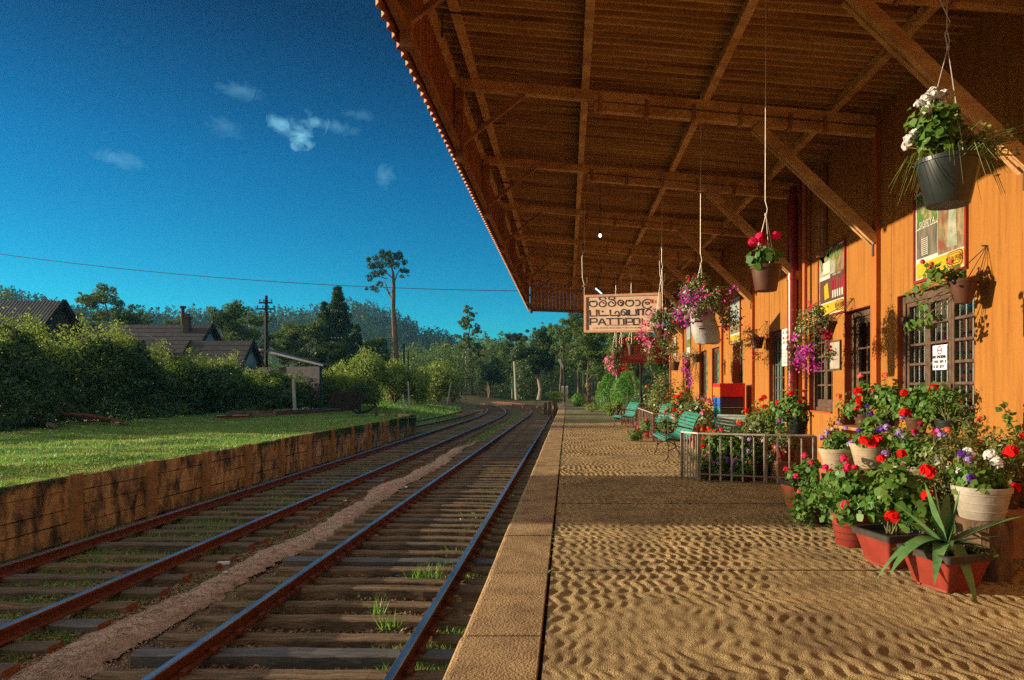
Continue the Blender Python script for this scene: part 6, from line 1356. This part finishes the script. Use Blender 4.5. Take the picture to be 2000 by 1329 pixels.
tree('gum_tree','slim dark gum tree left of the feathery one',160,70,-.3,11.2,3.6,'gum',27,limbs=11,dens=150,ls=.24,group=G)
tree('gum_tree','lower gum tree right of the feathery one, above the tiled roof',262,74,-.3,9.4,4.6,'gum',28,limbs=11,ls=.24,group=G)
tree('gum_tree','spindly bare topped tree at the far left edge over the bungalow',22,66,-.3,11.4,4.0,'gum',29,limbs=8,dens=60,ls=.24,group=G)
tree('gum_tree','domed gum tree over the gable, left of the telegraph pole',452,70,-.3,10.4,5.2,'round',30,limbs=12,ls=.24,group=G)
tree('gum_tree','gum tree right behind the telegraph pole',497,76,-.3,9.6,5.0,'gum',31,limbs=13,ls=.24,group=G)
tree('gum_tree','thin gum tree behind the bare flue pipe',345,78,-.3,9.6,4.2,'gum',32,limbs=10,ls=.24,group=G)
tree('gum_tree','pale gum tree between the telegraph pole and the cypresses',560,92,-.3,9.4,6.0,'gum',33,limbs=12,group=G)
tree('gum_tree','leafy tree right of the lone tall tree trunk',735,92,-.3,8.6,4.6,'round',34,limbs=10,group=G)
G2_ = 'trees at the edge of the forest beyond the curve'
tree('gum_tree','very tall slim gum tree rising above the forest',921,135,-.3,18.4,4.6,'gum',41,limbs=18,ls=.36,dens=110,group=G2_)
tree('shade_tree','dark round headed tree with a pale crooked trunk by the curve',1052,96,-.3,8.4,6.4,'round',42,'leaf_dark',.26,190,'bark_pale',limbs=14,group=G2_)
tree('shade_tree','small dark tree beside the pale pole at the curve',955,118,-.3,6.2,7.0,'round',43,'leaf_dark',.3,120,limbs=9,group=G2_)
tree('gum_tree','tall dark trunked tree just left of the name board',1128,72,-.3,9.4,5.0,'gum',44,limbs=16,dens=170,ls=.22,group=G2_)
tree('gum_tree','tall tree rising behind the name board',1168,76,-.3,10.2,5.6,'gum',45,limbs=16,dens=170,ls=.22,group=G2_)
tree('gum_tree','tree filling the gap under the left end of the name board',1150,64,-.3,6.6,4.4,'gum',46,limbs=14,dens=190,ls=.22,group=G2_)
tree('gum_tree','slim leaning tree left of the dark trunked one',1098,88,-.3,9.6,4.6,'gum',47,limbs=14,dens=150,ls=.24,group=G2_)
tree('gum_tree','dense tree behind the red notice board',1240,58,-.2,6.6,6.2,'round',48,limbs=14,dens=170,ls=.2,group=G2_)
tree('gum_tree','tree at the right end of the forest beside the building end',1292,54,-.2,6.2,5.4,'round',49,limbs=13,dens=170,ls=.2,group=G2_)
tree('gum_tree','pale barked tree behind the topiary bushes',1205,66,-.2,7.6,5.4,'gum',50,limbs=15,dens=170,ls=.2,bark='bark_pale',group=G2_)
tree('gum_tree','leaning sparse tree over the far end of the platform',1075,128,-.3,13.6,5.0,'gum',51,limbs=14,ls=.34,group=G2_)
tree('gum_tree','bushy tree left of the dark round headed one',1012,134,-.3,12.4,6.0,'gum',52,limbs=14,ls=.36,group=G2_)
# garden at the platform end
GG = 'bushes of the garden past the platform'
def topiary(px, dd, z1, r, lb, seed):
    c = Vector(((px-VX)*dd/F, dd, 0)); t = thing('topiary_bush', lb, 'bush', tuple(c), group=GG); g = np.random.default_rng(seed); n = 3600; v = g.normal(size=(n,3)); v /= np.linalg.norm(v,axis=1,keepdims=True)
    k = 1+.05*np.sin(v[:,0]*9+seed)*np.cos(v[:,2]*8); u = (v[:,2]+1)/2; P = np.array(c)+np.stack([v[:,0]*r*k*(1.12-.35*u**2), v[:,1]*r*k*(1.12-.35*u**2), z1*u*1.0*k],1)*g.uniform(.93,1.02,(n,1)); leaves('foliage', P, v+g.normal(0,.5,v.shape), .045*g.uniform(.6,1.2,n), DIAMOND, 'leaf_topiary', t, seed); MB().tube([(c.x,c.y,-.05),(c.x,c.y,z1*.6)],[.07,.03],6).build('stem','bark',t)
topiary(1226,31.5,2.15,.80,'larger clipped round topiary bush behind the red notice post',61); topiary(1190,35.5,2.1,.70,'smaller clipped topiary bush left of the larger one',62); topiary(1130,50,1.0,.50,'small clipped bush at the bend of the garden path',63)
def gb(px, dd, zt, rx, n, lb, mt, seed, ls=.05): bush(px, dd, zt, rx, n, lb, mt, seed, 0, ls, 'garden_bush', group=GG, lobes=7)
gb(1207,28.5,.85,.62,1500,'bright leafy bush at the foot of the larger topiary','leaf_bright',71); gb(1188,32,.65,.65,1400,'low yellow green bush edging the garden path','leaf_bright',72); gb(1148,52,2.0,.75,1400,'russet brown shrub beyond the platform end','leaf_brown',73,.06); gb(1172,46,1.1,.8,1200,'green shrub between the russet one and the topiaries','leaf_hedge',74)
gb(1082,60,1.1,1.5,1900,'bright yellow green thicket below the lamp post','leaf_bright',75,.07); gb(1155,38,.45,.9,1200,'low straggly plants along the path edge','leaf_bright',76); gb(1262,29,1.5,.9,1600,'dark shrub right of the red notice post','leaf_hedge',77); gb(1296,27.5,2.3,.7,1700,'tall pale leaved climber at the building corner','leaf_olive',78); gb(1278,26.8,.9,.6,1100,'leafy shrub between the notice post and the corner','leaf_bright',79)
b = thing('picket_fence','short pale picket fence beside the garden path','fence',(2.35,40,0))
for k in range(4):
    MB().box((2.0+.16*k,40,.42),(.07,.03,.8)).build('picket','whitepaint',b)
MB().box((2.24,40.03,.6),(.6,.02,.07)).build('rail','whitepaint',b)
# ---- forest and hills
g = np.random.default_rng(17)
def hz(X, Y):
    d = np.sqrt(X*X+Y*Y); a = X/np.maximum(Y,1)
    h1 = np.interp(a, [-1.2,-.852,-.737,-.645,-.54,-.42,-.36,-.314,-.268,-.214,-.16,-.05,.1,.3], [62,54,47,45,48,52,58,61,55,41,33,28,26,24])
    s = np.clip((d-190)/330,0,1)**2.2; s = np.where(d > 520, 1.0, s)
    h = s*h1+1.6*vnoise(X,Y,81,.02)*s
    h2 = np.interp(a, [-.5,-.3,-.2,-.1,0,.1,.25], [0,0,3,6,7,7,5]); s2 = np.clip((d-120)/60,0,1)
    return -1.2+np.maximum(h, h2*s2*s2*(3-2*s2))
hx = np.array(sp(-900,420,12)); hy = np.array(sp(108,760,11)); hl = struct(gridmesh('hills', hx, hy, lambda X,Y: hz(X,Y)-np.clip((Y-560)/200,0,1)*30, 'farturf'))
def forest(nm, n, dmin, dmax, amin, amax, th, lsz, per, seed, lb, mt):
    g = np.random.default_rng(seed); a = g.uniform(amin, amax, n); Y = np.sqrt(g.uniform(dmin**2, dmax**2, n)); X = a*Y; Z = hz(X,Y); h = th*g.uniform(.6,1.35,n); P, Nm, S = [], [], []
    for i in range(n):
        k = per; u = g.uniform(.08,1,k); w = h[i]*.22*np.sin(np.pi*np.clip(u*.85+.1,0,1))*g.uniform(.3,1.1,k); q = g.uniform(0,6.28,k); p = np.stack([X[i]+w*np.cos(q)+.0*u, Y[i]+w*np.sin(q), Z[i]+h[i]*u],1); P.append(p); Nm.append(np.stack([np.cos(q),np.sin(q),0*q+.3],1)+g.normal(0,.6,(k,3))); S.append(lsz*g.uniform(.5,1.2,k))
    tr = MB()
    o = leaves(nm, np.concatenate(P), np.concatenate(Nm), np.concatenate(S), DIAMOND, mt, None, seed); stuff(o, lb)
forest('forest', 440, 122, 205, -.26, .17, 9.0, .32, 240, 5, 'dense gum tree forest rising beyond the curve of the tracks', 'leaf_forest')
forest('forest', 520, 200, 330, -.62, .2, 9.5, .55, 110, 6, 'forest on the lower slopes behind the first trees', 'leaf_forest')
forest('hill_forest', 2600, 330, 560, -.90, -.02, 9.5, 1.05, 34, 7, 'far forest covering the hills and their ridge line', 'leaf_dark')
tr = MB(); 
for _ in range(60):
    a = g.uniform(-.3,.14); y = g.uniform(118,170); x = a*y; z = float(hz(np.array([x]),np.array([y]))[0]); tr.tube([(x,y,z),(x+g.normal(0,.3),y,z+g.uniform(4,9))],[.16,.05],5,caps=False)
stuff(tr.build('forest_trunks','bark'),'pale trunks standing along the forest edge')
# grassy bank and low wall at the end of the line
w = thing('far_wall','low blue grey wall at the far end of the tracks','wall',(-16,140,-1)); MB().box((-21,142,.4),(14,.4,2.6)).build('masonry','polepale',w)
# ================================================================= SKY, SUN, CAMERA
EL = 9.9
w = bpy.data.worlds.new('World'); sc.world = w; w.use_nodes = True; nt = w.node_tree; N = nt.nodes; L = nt.links; N.clear()
sky = N.new('ShaderNodeTexSky'); sky.sky_type = 'NISHITA'; sky.sun_disc = False; sky.sun_elevation = R(EL); sky.sun_rotation = R(-90); sky.air_density = 1.0; sky.dust_density = .2; sky.ozone_density = 3.0; sky.altitude = 1800
hs = N.new('ShaderNodeHueSaturation'); hs.inputs['Saturation'].default_value = 1.25; L.new(sky.outputs[0], hs.inputs['Color'])
tc = N.new('ShaderNodeTexCoord'); sx = N.new('ShaderNodeSeparateXYZ'); L.new(tc.outputs['Generated'], sx.inputs[0])
rmp = N.new('ShaderNodeValToRGB'); e = rmp.color_ramp.elements
e[0].position = 0.0; e[0].color = HZ0; e[1].position = 1.0; e[1].color = (.05,.40,.45,1)
for p_, c_ in SKYRAMP: x = e.new(p_); x.color = c_
L.new(sx.outputs['Z'], rmp.inputs[0])
tint = N.new('ShaderNodeMix'); tint.data_type = 'RGBA'; tint.blend_type = 'MULTIPLY'; tint.inputs[0].default_value = 1; L.new(hs.outputs[0], tint.inputs[6]); L.new(rmp.outputs[0], tint.inputs[7])
# fill light added out of view: invented cloud bank behind and overhead, boosted sun glow
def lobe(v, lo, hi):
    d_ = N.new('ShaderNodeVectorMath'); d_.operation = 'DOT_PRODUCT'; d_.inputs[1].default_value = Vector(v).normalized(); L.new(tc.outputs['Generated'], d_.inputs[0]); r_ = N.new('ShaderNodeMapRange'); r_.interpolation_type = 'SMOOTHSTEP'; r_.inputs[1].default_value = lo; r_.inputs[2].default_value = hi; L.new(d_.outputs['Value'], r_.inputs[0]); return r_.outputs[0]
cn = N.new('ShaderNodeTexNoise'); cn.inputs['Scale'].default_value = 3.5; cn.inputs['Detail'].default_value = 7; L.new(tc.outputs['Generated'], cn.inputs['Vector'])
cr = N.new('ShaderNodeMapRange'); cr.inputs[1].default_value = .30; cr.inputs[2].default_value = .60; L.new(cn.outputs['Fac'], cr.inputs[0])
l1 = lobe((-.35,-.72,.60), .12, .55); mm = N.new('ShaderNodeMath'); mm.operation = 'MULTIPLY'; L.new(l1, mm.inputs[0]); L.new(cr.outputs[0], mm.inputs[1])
bank = N.new('ShaderNodeMix'); bank.data_type = 'RGBA'; L.new(mm.outputs[0], bank.inputs[0]); L.new(tint.outputs[2], bank.inputs[6]); bank.inputs[7].default_value = FILL_BANK
l2 = lobe((-math.cos(R(EL)),-.0,math.sin(R(EL))), .70, 1.0); glow = N.new('ShaderNodeMix'); glow.data_type = 'RGBA'; L.new(l2, glow.inputs[0]); L.new(bank.outputs[2], glow.inputs[6]); glow.inputs[7].default_value = FILL_GLOW
# thin clouds
def cloud(px, py, sx, sy, seed, gain):
    v = Vector(((px-VX)/F, 1, -(py-VY)/F)).normalized(); s = N.new('ShaderNodeVectorMath'); s.operation = 'SUBTRACT'; s.inputs[1].default_value = v; L.new(tc.outputs['Generated'], s.inputs[0])
    m = N.new('ShaderNodeMapping'); m.inputs['Scale'].default_value = (1/sx,1/sx,1/sy); L.new(s.outputs[0], m.inputs[0]); l = N.new('ShaderNodeVectorMath'); l.operation = 'LENGTH'; L.new(m.outputs[0], l.inputs[0])
    n = N.new('ShaderNodeTexNoise'); n.inputs['Scale'].default_value = 46; n.inputs['Detail'].default_value = 9; n.inputs['Roughness'].default_value = .68; n.inputs['Distortion'].default_value = 1.4
    ad = N.new('ShaderNodeVectorMath'); ad.operation = 'ADD'; ad.inputs[1].default_value = (seed,seed*.7,0); L.new(tc.outputs['Generated'], ad.inputs[0]); L.new(ad.outputs[0], n.inputs['Vector'])
    a = N.new('ShaderNodeMath'); a.operation = 'MULTIPLY_ADD'; a.inputs[1].default_value = -.55; L.new(l.outputs['Value'], a.inputs[0]); L.new(n.outputs['Fac'], a.inputs[2])
    r = N.new('ShaderNodeMapRange'); r.inputs[1].default_value = .14; r.inputs[2].default_value = .56; r.inputs[3].default_value = 0; r.inputs[4].default_value = gain; L.new(a.outputs[0], r.inputs[0]); return r.outputs[0]
acc = None
for c in ((550,243,.028,.020,1.0,.7),(585,268,.024,.028,2.6,.85),(618,240,.030,.018,4.4,.5),(665,250,.034,.013,3.1,.26),(700,225,.034,.010,6.1,.14),(470,178,.040,.015,5.3,.22),(440,250,.032,.020,2.2,.14),(236,312,.044,.017,7.7,.24),(750,345,.020,.026,9.1,.22)):
    o = cloud(*c)
    if acc is None: acc = o
    else: m = N.new('ShaderNodeMath'); m.operation = 'MAXIMUM'; L.new(acc, m.inputs[0]); L.new(o, m.inputs[1]); acc = m.outputs[0]
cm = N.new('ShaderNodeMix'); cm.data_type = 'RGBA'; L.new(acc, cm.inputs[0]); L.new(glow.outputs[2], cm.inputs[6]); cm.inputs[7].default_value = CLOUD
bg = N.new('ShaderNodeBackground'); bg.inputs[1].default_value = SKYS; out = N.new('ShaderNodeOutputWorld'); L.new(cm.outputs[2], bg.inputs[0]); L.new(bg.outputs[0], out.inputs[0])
sl = bpy.data.lights.new('sun','SUN'); sl.energy = SUN; sl.angle = R(.53); sl.color = (1,.80,.56); so = bpy.data.objects.new('sun', sl); COL.objects.link(so)
az = R(2.0); dv = Vector((math.cos(R(EL))*math.cos(az), -math.cos(R(EL))*math.sin(az), -math.sin(R(EL)))); so.rotation_euler = dv.to_track_quat('-Z','Y').to_euler(); so.location = (-30,10,20)
cam = bpy.data.cameras.new('camera'); co = bpy.data.objects.new('camera', cam); COL.objects.link(co); co.location = (0,0,EYE); co.rotation_euler = (R(90),0,0)
cam.sensor_width = 36; cam.lens = 36*F/2000; cam.shift_x = -(VX-1000)/2000; cam.shift_y = (VY-664.5)/2000; cam.clip_start = .05; cam.clip_end = 8000; sc.camera = co
sc.view_settings.view_transform = 'Standard'; sc.view_settings.look = 'None'; sc.view_settings.exposure = EXPO; sc.view_settings.gamma = 1
sc.cycles.max_bounces = 10; sc.cycles.diffuse_bounces = 5; sc.cycles.glossy_bounces = 3; sc.cycles.transparent_max_bounces = 12; sc.cycles.sample_clamp_indirect = 6
sc.render.resolution_x = 1024; sc.render.resolution_y = 680

if HAZE > 0:
    hm = bpy.data.materials.new('valley_haze'); hm.use_nodes = True; nt = hm.node_tree; N = nt.nodes; N.clear(); v = N.new('ShaderNodeVolumePrincipled'); v.inputs['Color'].default_value = (.22,.62,1,1); v.inputs['Density'].default_value = HAZE; v.inputs['Anisotropy'].default_value = .2
    o = N.new('ShaderNodeOutputMaterial'); nt.links.new(v.outputs[0], o.inputs['Volume']); M['haze'] = hm
    stuff(MB().box((-180,390,39),(1500,820,84)).build('haze','haze'), 'thin bluish evening haze filling the valley')
    sc.cycles.volume_bounces = 0

sc.cycles.use_denoising = False; sc.cycles.use_adaptive_sampling = False
